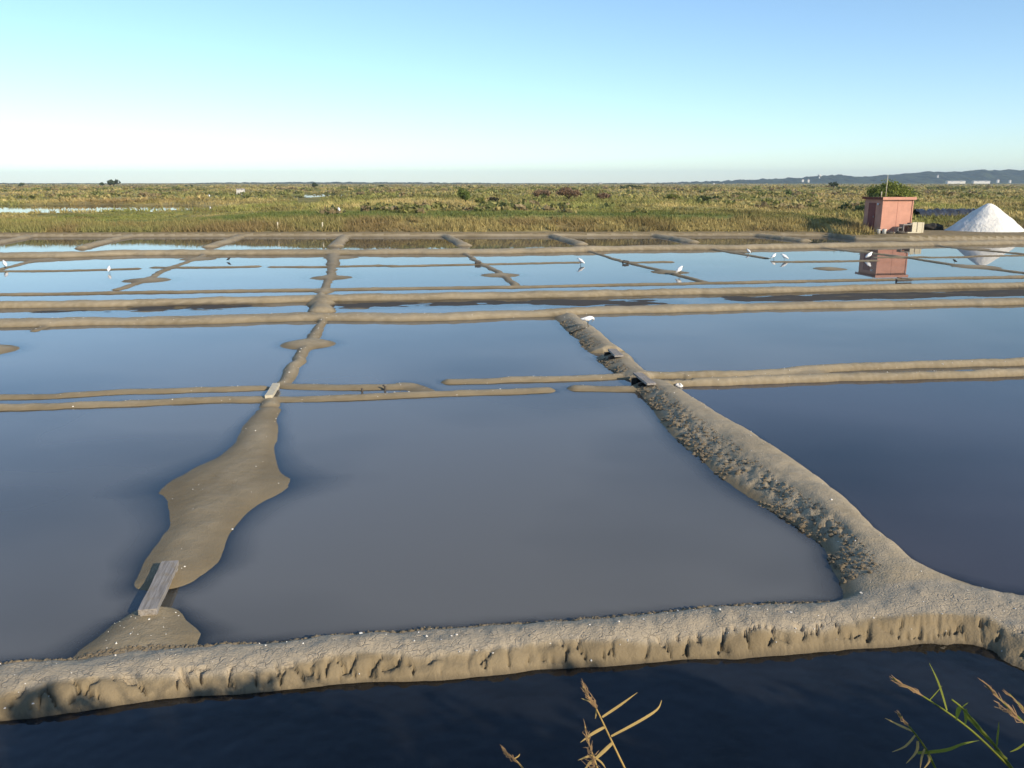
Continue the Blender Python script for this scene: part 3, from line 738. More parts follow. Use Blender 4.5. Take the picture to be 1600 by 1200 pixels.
plant(1288, 291, 330, 15, 11, DKG, 260, 'field_tree', 'lone dark round tree below the wooded ridge', 'tree', seed=25, trunk=0.8)
plant(980, 298, 330, 46, 8, DKG, 400, 'low_bush', 'flat dark green thicket near the horizon centre right', seed=26)
plant(195, 290, 520, 19, 11, (0.06, 0.075, 0.03), 500, 'field_tree', 'round tree standing alone on the left skyline', 'tree', seed=27, trunk=1.0)
plant(178, 290, 540, 8, 6, DKG, 160, 'field_tree', 'small tree at the left foot of the round skyline tree', 'tree', seed=28, trunk=0.6)
plant(57, 290, 520, 9, 6, DKG, 160, 'field_tree', 'small dark tree near the left end of the skyline', 'tree', seed=29, trunk=0.6)
plant(500, 291, 420, 12, 8, DKG, 200, 'field_tree', 'small forked tree on the skyline left of centre', 'tree', seed=30, trunk=0.6)
plant(601, 291, 460, 12, 5, DKG, 160, 'low_bush', 'flat dark bush on the skyline near the centre', seed=31)
plant(305, 290, 500, 5, 4, DKG, 80, 'low_bush', 'left of two tiny skyline bushes by the low wood', seed=32)
plant(314, 290, 500, 5, 4, DKG, 80, 'low_bush', 'right of two tiny skyline bushes by the low wood', seed=33)

# ------------------------------------------------------------------ far wooded ridges
M_HILL = simple('woodland', (0.065, 0.085, 0.04), 0.95, 0.75, 0.035, 0, spec=0.05)
def ridge(name, tops, dist, depth, label, bump, kind='structure', step=4.0, seed=0):
    """tops: picture points of the skyline; a real ridge at its own distance"""
    P = np.array([AT(px, py, dist) for px, py in tops]); xs = np.arange(P[0, 0], P[-1, 0], step); top = np.interp(xs, P[:, 0], P[:, 2])
    vs_ = np.linspace(-1, 1, 15); A, B = np.meshgrid(xs, vs_, indexing='ij')
    prof = np.clip(1 - np.abs(B) ** 1.6, 0, 1); T = np.repeat(top[:, None], len(vs_), 1)
    yy = dist + B * depth + 0 * A
    nz = fbm(A / 16.0, yy / 22.0, 3, 401 + seed); n2 = vnoise(A / 9.0, yy / 12.0, 411 + seed)
    zz = 0.2 + (T - 0.8) * prof + bump * ((nz - 0.5) * 1.1 + (n2 - 0.5) * 0.7) * np.clip(prof * 3, 0, 1)
    n0, n1 = A.shape; ii = np.arange(n0 * n1).reshape(n0, n1)
    F = np.stack([ii[:-1, :-1], ii[1:, :-1], ii[1:, 1:], ii[:-1, 1:]], -1).reshape(-1, 4)
    o = npmesh(name, np.stack([A, yy, zz], -1).reshape(-1, 3), F, M_HILL, smooth=False)
    return tag(o, label, 'hills' if kind != 'structure' else None, kind=kind)
ridge('hills', [(1060, 285.5), (1120, 284), (1180, 281), (1235, 279.5), (1262, 277.5), (1290, 275), (1306, 274), (1325, 276.5), (1345, 278), (1395, 273), (1440, 270), (1452, 268.5), (1460, 270.5), (1500, 268), (1520, 266), (1545, 268), (1568, 266), (1600, 266.5), (1800, 265), (2200, 268)], 2600, 320, 'wooded ridge on the right horizon', 10.0, seed=1)
ridge('hills', [(290, 287), (330, 285.5), (400, 285), (480, 284.5), (600, 284.8), (700, 285.5), (800, 286.5), (900, 286.5), (1000, 286), (1100, 285), (1250, 284)], 2200, 120, 'thin line of distant woods along the middle horizon', 3.5, seed=2)
ridge('hills', [(-500, 287), (-100, 286), (0, 286.5), (25, 286), (45, 287.5), (80, 288), (100, 286.8), (128, 286), (150, 288), (250, 288.3), (300, 288)], 1900, 110, 'broken line of distant woods along the left horizon', 4.0, seed=3)

# ------------------------------------------------------------------ far buildings
M_FARS = simple('shed_wall', (0.40, 0.30, 0.25), 0.9, 0.2, 1, 0); M_FARW = simple('far_wall', (0.60, 0.57, 0.52), 0.8, 0.1, 0.3, 0); M_FARR = simple('far_roof', (0.12, 0.11, 0.12), 0.8, 0.2, 0.3, 0); M_FARR2 = simple('far_roof_tile', (0.33, 0.17, 0.12), 0.8, 0.2, 0.3, 0)
def house(px, py, dist, wpx, hpx, label, name='house', cat='house', roof=M_FARR, group='white houses on the horizon', z0=None):
    s = dist / FPX * .65; b = AT(px, py, dist); w_, h_ = wpx * s, hpx * s; d_ = min(w_, 9)
    r = empty(name, b, 0.15, label, cat, group)
    MB().box((0, 0, h_ * .35 - 2.5), (w_, d_, h_ * .7 + 5)).build('wall', M_FARW, r)
    z = h_ * .7; rh = h_ * .42
    V = [(-w_ * .53, -d_ * .56, z), (w_ * .53, -d_ * .56, z), (w_ * .53, d_ * .56, z), (-w_ * .53, d_ * .56, z), (-w_ * .53, 0, z + rh), (w_ * .53, 0, z + rh)]
    ro = mesh('roof', V, [(0, 1, 5, 4), (2, 3, 4, 5), (0, 4, 3), (1, 2, 5), (3, 2, 1, 0)], roof, r)
    MB().box((w_ * .3, 0, z + rh * 1.0), (w_ * .08, d_ * .1, rh * .7)).build('chimney', M_FARW, ro)
    for k in (-1, 1): MB().box((k * w_ * .25, -d_ / 2 - .02, h_ * .35), (w_ * .12, .1, h_ * .3)).build('window', M_FARR, r)
    return r
house(1254, 282, 2230, 4.5, 3, 'left of two white houses at the foot of the wooded ridge')
house(1263, 282, 2230, 4, 3, 'right of two white houses at the foot of the wooded ridge')
house(1465, 276.5, 2420, 3.2, 5, 'narrow white house among the trees of the ridge')
house(1559, 282.5, 2220, 5, 3.4, 'white house at the right end of the pale sheds')
house(1578, 283, 2220, 4, 3, 'white house nearest the right edge of the horizon')
house(938, 287.5, 1500, 8, 2.6, 'low white house on the horizon right of centre')
house(1064, 288, 1500, 7, 2.4, 'low white farm on the horizon before the ridge begins')
house(1115, 287.5, 1500, 4, 2.6, 'small white cottage on the horizon right of the low white farm')
house(1130, 287.7, 1500, 3, 2.2, 'smallest white cottage just left of the ridge')
house(645, 290.5, 900, 4, 1.8, 'tiny white hut on the horizon near the centre')
house(770, 289.8, 950, 3.5, 1.6, 'tiny pale hut on the horizon right of centre')
for k, (x0, x1) in enumerate(((1474, 1512), (1515, 1550))):
    house((x0 + x1) / 2, 284, 2200, (x1 - x0) * 1.2, 2.0, ('left of two long pale sheds under the ridge', 'right of two long pale sheds under the ridge')[k], 'long_shed', 'shed', M_FARW, 'long pale sheds under the ridge')
b = AT(1280, 278, 2500); tw = empty('water_tower', b, 0, 'white water tower rising from the wooded ridge', 'tower')
MB().tube([(0, 0, -10), (0, 0, 4)], 2.0, 10).build('shaft', M_FARW, tw, True)
MB().tube([(0, 0, 3.2), (0, 0, 5), (0, 0, 9), (0, 0, 9.6)], [2.2, 5, 5.2, 4.2], 14).build('tank', M_FARW, tw, True)
house(376, 297.5, 190, 17, 4.0, 'small pinkish shed lying low in the left marsh', 'marsh_shed', 'shed', M_FARR2, None).children[0].data.materials[0] = M_FARS

# ------------------------------------------------------------------ pink hut, salt heap and gear on the platform
M_PINK = simple('pink_paint', (0.58, 0.29, 0.205), 0.8, 0.2, 2.2, 0.15, 0.01); M_RED = simple('red_roof', (0.20, 0.055, 0.04), 0.8, 0.3, 3); M_MAROON = simple('maroon_door', (0.25, 0.075, 0.06), 0.7)
M_METAL = simple('grey_metal', (0.35, 0.34, 0.32), 0.5, 0.2, 20)
HX, HY, HR = 24.35, 53.7, 0.145
hz = ground_z(HX, HY + 1)
HUT = empty('hut', (HX, HY, 0.33), HR, 'salmon pink flat-roofed hut by the far pans', 'hut')
wv, dv, hv = 2.02, 2.05, 2.1
# origin: middle of the front wall foot; x along the front, y backwards
mb = MB()
for sx in (-1, 1):
    MB().box((sx * wv / 4, 0.05, hv / 2 - .2), (wv / 2 - 0.012, 0.10, hv + .4)).build('front_panel', M_PINK, HUT)
    MB().box((sx * (wv / 2 - 0.05), dv / 2 + .052, hv / 2 - .2), (0.10, dv - .1, hv + .396)).build('side_wall', M_PINK, HUT)
MB().box((0, dv - .05 + .11, hv / 2), (wv - .2, 0.10, hv - .006)).build('back_wall', M_PINK, HUT)
MB().box((0, 0.03, hv / 2), (0.03, 0.06, hv - .02)).build('joint_strip', M_MAROON, HUT)
for sx in (-1, 1): MB().box((sx * (wv / 2 + 0.008), -0.005, hv / 2 - .2), (0.07, 0.07, hv + .39), bev=.01).build('corner_post', M_PINK, HUT)
rf = MB().box((0, dv / 2, hv + 0.03), (wv + 0.24, dv + 0.30, 0.06)).build('roof', M_RED, HUT)
MB().box((0, -0.155, hv + .01), (wv + 0.27, 0.035, 0.17)).build('fascia', M_PINK, rf)
for sx in (-1, 1): MB().box((sx * (wv / 2 + .13), dv / 2 + .01, hv + .012), (0.03, dv + .29, 0.14)).build('fascia', M_RED, rf)
dr = MB().box((-wv / 2 - .015, 1.15, 0.92), (0.04, 0.75, 1.8)).build('door', M_MAROON, HUT)
MB().box((-wv / 2 - .05, 0.86, 0.95), (0.05, 0.03, 0.12)).build('handle', M_METAL, dr)
MB().tube([(-wv / 2 - .02, .42, hv - .34), (-wv / 2 - .10, .42, hv - .36)], [.06, .075], 10).build('wall_lamp', M_WHITE, HUT, True)
MB().tube([(-.35, 1.35, hv + .05), (-.35, 1.35, hv + .42)], .03, 8).build('vent_pipe', M_WOODL, HUT, True)
MB().tube([(0.30, 1.9, hv + .04), (0.31, 1.9, hv + 1.45)], [.026, .016], 8).build('aerial', M_WOODL, HUT, True)

def hutpt(u, v, z=0.0):
    return (HX + u * math.cos(HR) - v * math.sin(HR), HY + u * math.sin(HR) + v * math.cos(HR), z)
def gz(u, v): p = hutpt(u, v); return ground_z(p[0], p[1])
def onplat(u, v, dz=0.0): p = hutpt(u, v); return (p[0], p[1], ground_z(p[0], p[1]) + dz)
# crate of upright pale boards, with its dark inside open to the left
cr = empty('board_crate', onplat(1.02, -0.62), HR, 'pale wooden crate of upright boards before the right corner of the hut', 'crate')
for k, (u, wd) in enumerate(((-.26, .30), (.10, .32), (.33, .10))): MB().box((u, -.2, .34), (wd, .03, .68 - .02 * k), bev=.006).build('board', M_WOODL, cr)
for k in range(3): MB().box((-.40 + .03, -.05 + k * .16, .33), (.03, .14, .60), bev=.006).build('board', M_WOOD, cr) if k else None
MB().box((0, .38, .31), (.78, .03, .60)).build('back_board', M_WOOD, cr); MB().box((.385, .09, .33), (.03, .55, .62)).build('side_board', M_WOOD, cr)
# low bench with a shelf whose shade falls over the hut wall
bn = empty('bench', onplat(0.36, -0.55), HR, 'low wooden bench beside the crate under the hut wall', 'bench')
MB().box((0, 0, .52), (.66, .5, .05), bev=.008).build('seat', M_WOOD, bn)
for sx in (-1, 1): MB().box((sx * .29, 0, .25), (.05, .46, .49)).build('leg', M_WOOD, bn)
MB().box((-.48, .05, .33), (.30, .42, .04), bev=.008).build('shelf', M_WOOD, bn); MB().box((-.60, .05, .155), (.04, .4, .31)).build('leg', M_WOOD, bn)
pl = MB().box((0, 0, 0), (1.15, .22, .07), bev=.01).build('plank', M_WOODL); pl.location = onplat(.40, -.98, .05); pl.rotation_euler = (0, 0, HR)
tag(pl, 'pale plank lying on the ground before the crate', 'plank')
pl = MB().box((0, 0, 0), (.78, .25, .06), bev=.01).build('plank', M_WOODL); pl.location = onplat(-.68, -.95, .05); pl.rotation_euler = (0, 0, HR + .05)
tag(pl, 'short pale plank lying at the left foot of the hut front', 'plank')
M_DARKSTONE = simple('dark_stone', (0.10, 0.085, 0.07), 0.9, 0.4, 5)
def rock(name, loc, sx, sy, sz, mat, label, cat='stone', group=None, seed=0):
    g = np.random.default_rng(seed); V = []; F = []
    n, k = 10, 6
    for i in range(k):
        th = math.pi * (i + .5) / k / 1.0 
        for j in range(n):
            ph = 2 * math.pi * j / n; q = 1 + g.uniform(-.16, .16)
            V.append((sx * math.sin(th) * math.cos(ph) * q, sy * math.sin(th) * math.sin(ph) * q, sz * (.75 + math.cos(th)) * .6 * q))
    for i in range(k - 1):
        for j in range(n): F.append((i * n + j, (i + 1) * n + j, (i + 1) * n + (j + 1) % n, i * n + (j + 1) % n))
    F.append(tuple(range(n))); F.append(tuple((k - 1) * n + j for j in range(n - 1, -1, -1)))
    o = mesh(name, V, F, mat, None, False, loc); return tag(o, label, cat, group)
for k, (u, v, s_) in enumerate(((-1.35, -.75, .20), (-.95, -1.0, .16), (-.35, -1.15, .2), (.0, -1.05, .13))):
    p = onplat(u, v); rock('stone', p, s_ * 1.5, s_, s_ * .8, M_DARKSTONE, ('dark stone at the left corner of the hut by the buckets', 'dark stone under the short plank at the hut', 'dark flat stone at the water edge before the hut', 'smallest dark stone between the two planks')[k], 'stone', 'dark stones before the hut', seed=k)
M_BUCKET = simple('bucket_plastic', (0.75, 0.74, 0.70), 0.4, 0.1, 5, 0)
for k, (u, v) in enumerate(((-1.62, -.80), (-1.36, -.98))):
    b = empty('bucket', onplat(u, v), k, ('left of two white buckets at the hut corner', 'right of two white buckets at the hut corner')[k], 'bucket', 'white buckets at the hut')
    MB().tube([(0, 0, 0), (0, 0, .26), (0, 0, .28), (0, 0, .28), (0, 0, .05)], [.11, .14, .15, .135, .10], 14).build('pail', M_BUCKET, b, True)
    MB().tube([(.14 * math.cos(a), .02, .26 + .10 * math.sin(a)) for a in np.linspace(0, math.pi, 9)], .006, 5).build('handle', M_METAL, b, True)

# salt heap
M_SALT = simple('salt', (0.86, 0.82, 0.74), 0.85, 0.10, 1.4, 0.9, 0.08, (0.66, 0.63, 0.57), spec=0.2)
sx_, sy_ = AT(1543, 340, 56.3)[:2]
nr, na_ = 40, 72; V = []; F = []
R0, H0 = 2.5, 1.82
for i in range(nr + 1):
    q = i / nr
    for j in range(na_):
        a = 2 * math.pi * j / na_; xx = R0 * q * math.cos(a) * (1 + .06 * math.sin(3 * a + 1)); yy = R0 * .95 * q * math.sin(a)
        zz = H0 * (1 - math.sqrt(q * q + 0.022)) / (1 - math.sqrt(.022)) 
        V.append((xx, yy, zz))
V = np.array(V); V[:, 2] = np.maximum(V[:, 2], -.05) + (fbm(V[:, 0] * 1.6, V[:, 1] * 1.6, 4, 501) - .5) * .16 + (fbm(np.arctan2(V[:, 1], V[:, 0]) * 9, np.hypot(V[:, 0], V[:, 1]) * .8, 2, 507) - .5) * .10 * np.hypot(V[:, 0], V[:, 1]) / R0
for i in range(nr):
    for j in range(na_): F.append((i * na_ + j, (i + 1) * na_ + j, (i + 1) * na_ + (j + 1) % na_, i * na_ + (j + 1) % na_))
sp = npmesh('salt_heap', V, np.array(F), M_SALT); sp.location = (sx_, sy_, ground_z(sx_, sy_) - .06)
tag(sp, 'tall white cone of harvested salt on the right shore', 'salt heap')
# dark mound and tarpaulin
M_TARP = simple('black_plastic', (0.035, 0.035, 0.04), 0.35, 0.4, 3, 0.8, 0.05, spec=0.6); M_MOUND = simple('dark_mound', (0.06, 0.05, 0.035), 0.9, 0.4, 3)
mx, my = AT(1460, 352, 58.5)[:2]
rock('mud_mound', (mx, my, ground_z(mx, my) - .1), .72, .6, .5, M_MOUND, 'dark low mound between the hut and the salt heap', 'mound', seed=9)
n0, n1 = 60, 10; V = []; F = []
p0 = AT(1432, 330, 66); p1 = AT(1524, 327, 69)
for i in range(n0):
    for j in range(n1):
        f, g_ = i / (n0 - 1), j / (n1 - 1)
        x = p0[0] + (p1[0] - p0[0]) * f; y = p0[1] + (p1[1] - p0[1]) * f + (g_ - .5) * 1.6
        V.append((x, y, mz(x, y) + .03 + (.30 + .28 * vnoise(np.array(i * .45), np.array(j * .5), 9)) * math.sin(math.pi * g_) ** .6 + .10 * float(vnoise(np.array(i * .9), np.array(j * .9), 5))))
for i in range(n0 - 1):
    for j in range(n1 - 1): F.append((i * n1 + j, (i + 1) * n1 + j, (i + 1) * n1 + j + 1, i * n1 + j + 1))
tp = npmesh('tarpaulin', np.array(V), np.array(F), M_TARP); tag(tp, 'crumpled black plastic sheet lying behind the hut and salt heap', 'tarpaulin')
# stakes at the foot of the bank
for k, (px, py, h_) in enumerate(((434, 361.5, .45), (504, 362, .5))):
    c = G(px, py, .2); z = ground_z(c[0], c[1]); st = MB().tube([(0, 0, -.1), (.02, 0, h_)], [.05, .045], 7).build('stake', M_WOODL, None, True, (c[0], c[1], z))
    tag(st, ('left of two pale stakes at the foot of the grassy bank', 'right of two pale stakes at the foot of the grassy bank')[k], 'stake', 'stakes at the bank foot')

# ------------------------------------------------------------------ plank bridges over the cuts
M_SHADEWOOD = simple('shade_black_wood', (0.028, 0.024, 0.02), .6)  # near-black boards give the cuts under the planks their shade
def bridge(a, b, c, d, z, th, name, label, mat, supports=True, culvert=False):
    """four picture corners of the plank's top (far left, far right, near right, near left) at height z"""
    A, B, C_, D = [G(*p, z) for p in (a, b, c, d)]
    cen = (A + B + C_ + D) / 4; u = (A + B - C_ - D) / 2; L = np.linalg.norm(u); an = math.atan2(u[1], u[0]); wd = (np.linalg.norm(A - B) * abs(math.sin(an)) + np.linalg.norm(C_ - D) * abs(math.sin(an))) / 2
    o = empty(name, (cen[0], cen[1], z), an, label, 'plank')
    mb = MB(); n = 9; V = []
    for i in range(n + 1):
        x = -L / 2 + L * i / n; k = random.uniform(-.004, .004)
        V += [(x, -wd / 2 + k, 0), (x, wd / 2 + k, .003 * random.random()), (x, wd / 2 + k, -th), (x, -wd / 2 + k, -th)]
    F = [(0, 1, 2, 3), tuple(n * 4 + j for j in (3, 2, 1, 0))]
    for i in range(n):
        for j in range(4): F.append((i * 4 + j, i * 4 + 4 + j, i * 4 + 4 + (j + 1) % 4, i * 4 + (j + 1) % 4))
    mb.add(V, F); mb.build('board', mat, o)
    if culvert:      # timber box under the plank, open to the left; its near-black carries the opening's shade
        for s_ in (-1, 1): MB().box((s_ * .19, wd * .30, -th - .095), (.035, wd * 1.5, .18)).build('side_board', M_SHADEWOOD, o)
        MB().box((0, -wd * .45, -th - .095), (.34, .03, .17)).build('back_board', M_SHADEWOOD, o)
    elif supports:
        for s_ in (-1, 1): MB().box((s_ * (L / 2 - .05), 0, -th - .07 - .002), (.06, wd * .9, .14)).build('support', M_WOOD, o)
    return o
bridge((253, 876.5), (279, 876), (244, 952), (216, 952), .115, .045, 'plank_bridge', 'grey weathered plank bridging the gap in the near mud path', M_WOOD)
bridge((426, 599), (437, 598), (426, 617), (414, 618), .10, .05, 'plank_bridge', 'pale plank over the channel on the left mud path', M_WOODL)
bridge((990, 582), (1002, 582), (1026, 598), (1010, 599), .17, .035, 'plank_bridge', 'grey plank over the channel mouth through the tall bank', M_WOOD, culvert=True)
bridge((951, 545), (961, 545), (974, 554), (961, 556), .18, .035, 'plank_bridge', 'short grey plank over a cut in the upper part of the tall bank', M_WOOD, culvert=True)
# small dark far sluices
for k, (px, py, w_) in enumerate(((747, 412, .22), (978, 410, .24), (1413, 438.5, .55))):
    c = G(px, py, .05); o = empty('sluice_board', (c[0], c[1], .02), .15, ('dark sluice board on the far mud ridge left of centre', 'dark sluice board on the far mud ridge right of centre', 'dark sluice boards by the reflection of the hut')[k], 'sluice board')
    MB().box((0, 0, .035), (w_, .05, .07), bev=.01).build('board', M_DARKSTONE, o); MB().box((-w_ / 2, .05, .04), (.04, .04, .12)).build('post', M_DARKSTONE, o); MB().box((w_ * .2, .14, .085), (w_ * .8, .3, .025), Matrix.Rotation(.12, 3, 'Y')).build('cover', M_DARKSTONE, o)
# stubs and sticks by the middle channel
for k, (px, py, h_) in enumerate(((565, 609, .10), (601, 607, .09))):
    c = G(px, py, .03); z = ground_z(c[0], c[1]); o = MB().tube([(0, 0, -.08), (.01, -.01, h_), (-.03 * k, .0, h_ + .02)], [.022, .02, .015], 7).build('peg', M_DARKSTONE, None, True, (c[0], c[1], z))
    tag(o, ('left of two dark pegs in the middle channel bank', 'right of two dark pegs in the middle channel bank')[k], 'peg', 'pegs in the channel')
a = G(545, 608.5, .06); b = G(564, 608, .06); o = MB().tube([(0, 0, 0), tuple(b - a)], [.02, .016], 7).build('stick', M_WOODL, None, True, a); o.location.z = ground_z(a[0], a[1]) + .02
tag(o, 'pale stick lying by the left peg in the channel', 'stick')
c = G(1061, 602, .03); rock('stone', (c[0], c[1], max(ground_z(c[0], c[1]), 0) - .01), .07, .06, .07, M_SALT, 'white lump at the water edge beside the tall bank', 'stone', seed=21)

# ------------------------------------------------------------------ white birds
def bird(px, py, zg, heading, pose, label, sc=1.0, group='white egrets on the pans', water=False):
    """heading: angle of the beak direction; pose: 'stand','hunch','preen'"""
    c = G(px, py, zg); z = zg if water else ground_z(c[0], c[1])
    if pose != 'far' and not water: z = max(z, -0.02)
    o = empty('egret', (c[0], c[1], z), heading, label, 'bird', group)
    sc *= .8; lh = .26 if pose != 'hunch' else .13
    if pose == 'stand':
        pts = [(-.30, 0, lh + .02), (-.22, 0, lh + .04), (-.12, 0, lh + .08), (0, 0, lh + .13), (.09, 0, lh + .19), (.13, 0, lh + .26), (.11, 0, lh + .34), (.10, 0, lh + .41), (.14, 0, lh + .455), (.19, 0, lh + .45)]
        rd = [.015, .045, .085, .10, .075, .045, .032, .030, .036, .018]
    elif pose == 'hunch':
        pts = [(-.28, 0, lh - .02), (-.20, 0, lh + .03), (-.10, 0, lh + .09), (0, 0, lh + .15), (.07, 0, lh + .20), (.10, 0, lh + .25), (.14, 0, lh + .27), (.19, 0, lh + .26)]
        rd = [.015, .05, .095, .115, .085, .055, .042, .018]
    else:
        pts = [(-.34, 0, lh + .10), (-.24, 0, lh + .08), (-.12, 0, lh + .08), (0, 0, lh + .09), (.10, 0, lh + .12), (.18, 0, lh + .12), (.24, .02, lh + .08), (.25, .05, lh + .03), (.22, .06, lh - .01)]
        rd = [.012, .05, .09, .105, .085, .055, .042, .04, .016]
    if sc != 1: pts = [tuple(q * sc for q in p) for p in pts]; rd = [q * sc for q in rd]
    mb = MB(); mb.tube(pts, rd, 12, [.85] * len(rd)); mb.build('body', M_WHITE, o, True)
    h = np.array(pts[-1]); d = h - np.array(pts[-2]); d /= np.linalg.norm(d)
    MB().tube([h - d * .01, h + d * .05 * sc, h + d * .11 * sc], [.012 * sc, .009 * sc, .002], 6).build('beak', M_BEAK, o, True)
    for s_ in (-1, 1):
        MB().tube([(0 * sc, s_ * .035 * sc, (lh + .06) * sc), (-.02 * sc, s_ * .035 * sc, lh * .5 * sc), (.01 * sc, s_ * .035 * sc, -.02), (.05 * sc, s_ * .04 * sc, -.015)], [.012 * sc, .008 * sc, .008 * sc, .005 * sc], 6).build('leg', M_LEG, o, True)
        MB().tube([(-.27 * sc, s_ * .03 * sc, (lh + .03) * sc), (-.12 * sc, s_ * .075 * sc, (lh + .10) * sc), (.05 * sc, s_ * .08 * sc, (lh + .14) * sc)], [.012 * sc, .055 * sc, .03 * sc], 8, [.4] * 3).build('wing', M_WHITE, o, True)
    return o
bird(919, 513, .10, 0.2, 'preen', 'large white egret preening on the tall bank, nearest of the birds', .68)
bird(907, 414, 0, 2.6, 'hunch', 'white egret wading left of the islet in the far pans, centre', .85, water=True)
bird(1062, 429, 0.03, 0.6, 'hunch', 'white egret standing on the round islet right of centre', .9)
bird(1209, 405, 0, 0.4, 'hunch', 'left of a pair of white egrets in the far pans', .75, water=True)
bird(1225, 407, 0, 2.9, 'hunch', 'right of a pair of white egrets in the far pans', .85, water=True)
bird(1358, 405, 0, 0.3, 'hunch', 'white egret wading before the reflection of the hut', .95, water=True)
bird(1169, 395, .03, 2.2, 'hunch', 'small white egret on the islet by the far bank', .7)
bird(8, 419, .02, 2.4, 'hunch', 'white egret at the far left edge of the pans', .9)
bird(171, 426, 0, 1.8, 'hunch', 'white egret in the left far pan beside the thin ridge', .75, water=True)
def bird_far(px, py, dist, label, sc):
    x = AT(px, py, dist); o = bird(px, 500, 0, 2.0, 'hunch', label, sc, water=True); o.location = (x[0], x[1], mz(x[0], x[1]) + .25); return o
bird_far(530, 336, 61.5, 'lone white egret on the grassy bank left of centre', 1.0)
bird_far(327, 306, 150, 'distant white bird in the left marsh above the pond', 1.5)
bird_far(329, 331, 88, 'white bird at the right end of the left marsh pond', .8)
c = G(1493, 411, 0); 
o = bird(1491, 411, 0, 2.8, 'hunch', 'small dark wader by the islet before the salt heap', .5, 'dark waders', True); o.name = 'wader'
for ch in o.children: ch.data.materials[0] = M_LEG
o = bird(358, 408, 0, .4, 'hunch', 'small dark wader in the far left pan', .5, 'dark waders', True); o.name = 'wader'
for ch in o.children: ch.data.materials[0] = M_LEG

# ------------------------------------------------------------------ near embankment with its hedge (they shade the ditch)
def emb_z(x, y):
    return np.interp(y, [-30, -4, .7, 3.2, 3.6], [1.4, 1.75, 1.75, -.32, -.45]) + (fbm(np.asarray(x) * .8, np.asarray(y) * .8, 3, 601) - .5) * .18
ex, ey = np.meshgrid(np.linspace(-30, 30, 240), np.concatenate([np.linspace(-30, -4, 20), np.linspace(-3.6, 3.6, 46)]), indexing='ij')
ez = emb_z(ex.ravel(), ey.ravel()); n0, n1 = ex.shape; ii = np.arange(n0 * n1).reshape(n0, n1)
EF = np.stack([ii[:-1, :-1], ii[1:, :-1], ii[1:, 1:], ii[:-1, 1:]], -1).reshape(-1, 4)
ecol = np.where(fbm(ex.ravel() * .7, ey.ravel() * .7, 3, 605)[:, None] > .5, np.array([[.15, .125, .05]]), np.array([[.085, .10, .035]]))
em = npmesh('embankment', np.stack([ex.ravel(), ey.ravel(), ez], -1), EF, M_MARSH, {'Col': ('FLOAT_COLOR', np.concatenate([ecol, np.ones((len(ecol), 1))], -1))})
tag(em, 'grassy near embankment', kind='structure')
tx = RNG.uniform(-9, 12, 5200); ty = RNG.uniform(-2.5, 2.7, 5200); tz = emb_z(tx, ty)
kk = (HC - tz - .35) / np.maximum(np.hypot(ty, 0.0), .05) > .86; tx, ty, tz = tx[kk], ty[kk], tz[kk]
blades('embankment_grass', np.stack([tx, ty, tz], -1), np.full(len(tx), .26), np.full(len(tx), .014), np.where(RNG.random((len(tx), 1)) > .5, np.array([[.17, .14, .05]]), np.array([[.075, .10, .03]])), 7, M_GRASS, .5, 'short grass on the near embankment')
for k, (x, y, r, h) in enumerate(((1.75, -.15, .95, 1.50), (3.0, .05, .95, 1.50), (4.25, -.1, 1.0, 1.42), (5.5, .1, .95, 1.60), (6.75, 0, 1.0, 1.45), (8.1, .1, .9, 1.25), (9.4, .2, .9, 1.15), (10.8, .3, 1.0, 1.05))):
    shrub('hedge_bush', (x, y, float(emb_z(x, y)) - .05), (r, r * .85, h * .68), 3000, .13, (.07, .085, .025), 'leafy bush on the near embankment, %s in the row from the observer' % ('first', 'second', 'third', 'fourth', 'fifth', 'sixth', 'seventh', 'eighth')[k], 'bush', 'hedge on the near embankment', seed=60 + k, trunk=.1, lumps=12)

# ------------------------------------------------------------------ reeds rising from the embankment into view
M_DRY = leaf_material('dry_reed', False, (0.66, 0.46, 0.17), .3, .3); M_GREEN = leaf_material('green_reed', False, (0.28, 0.31, 0.05), .35, .4); M_PLUME = leaf_material('reed_plume', False, (0.42, 0.27, 0.14), .3, .4)
VIEW = np.array([0, _cp, -_sp])
def curve(P, n=12):
    P = np.array(P, float)
    if len(P) == 2: P = np.array([P[0], (P[0] + P[1]) / 2 + np.array([0, 0, .004]), P[1]])
    R = []
    for i in range(len(P) - 1):
        p0, p1, p2, p3 = P[max(i - 1, 0)], P[i], P[i + 1], P[min(i + 2, len(P) - 1)]
        for k in range(4):
            t = k / 4; R.append(.5 * (2 * p1 + (p2 - p0) * t + (2 * p0 - 5 * p1 + 4 * p2 - p3) * t * t + (3 * p1 - p0 - 3 * p2 + p3) * t ** 3))
    R.append(P[-1]); return R
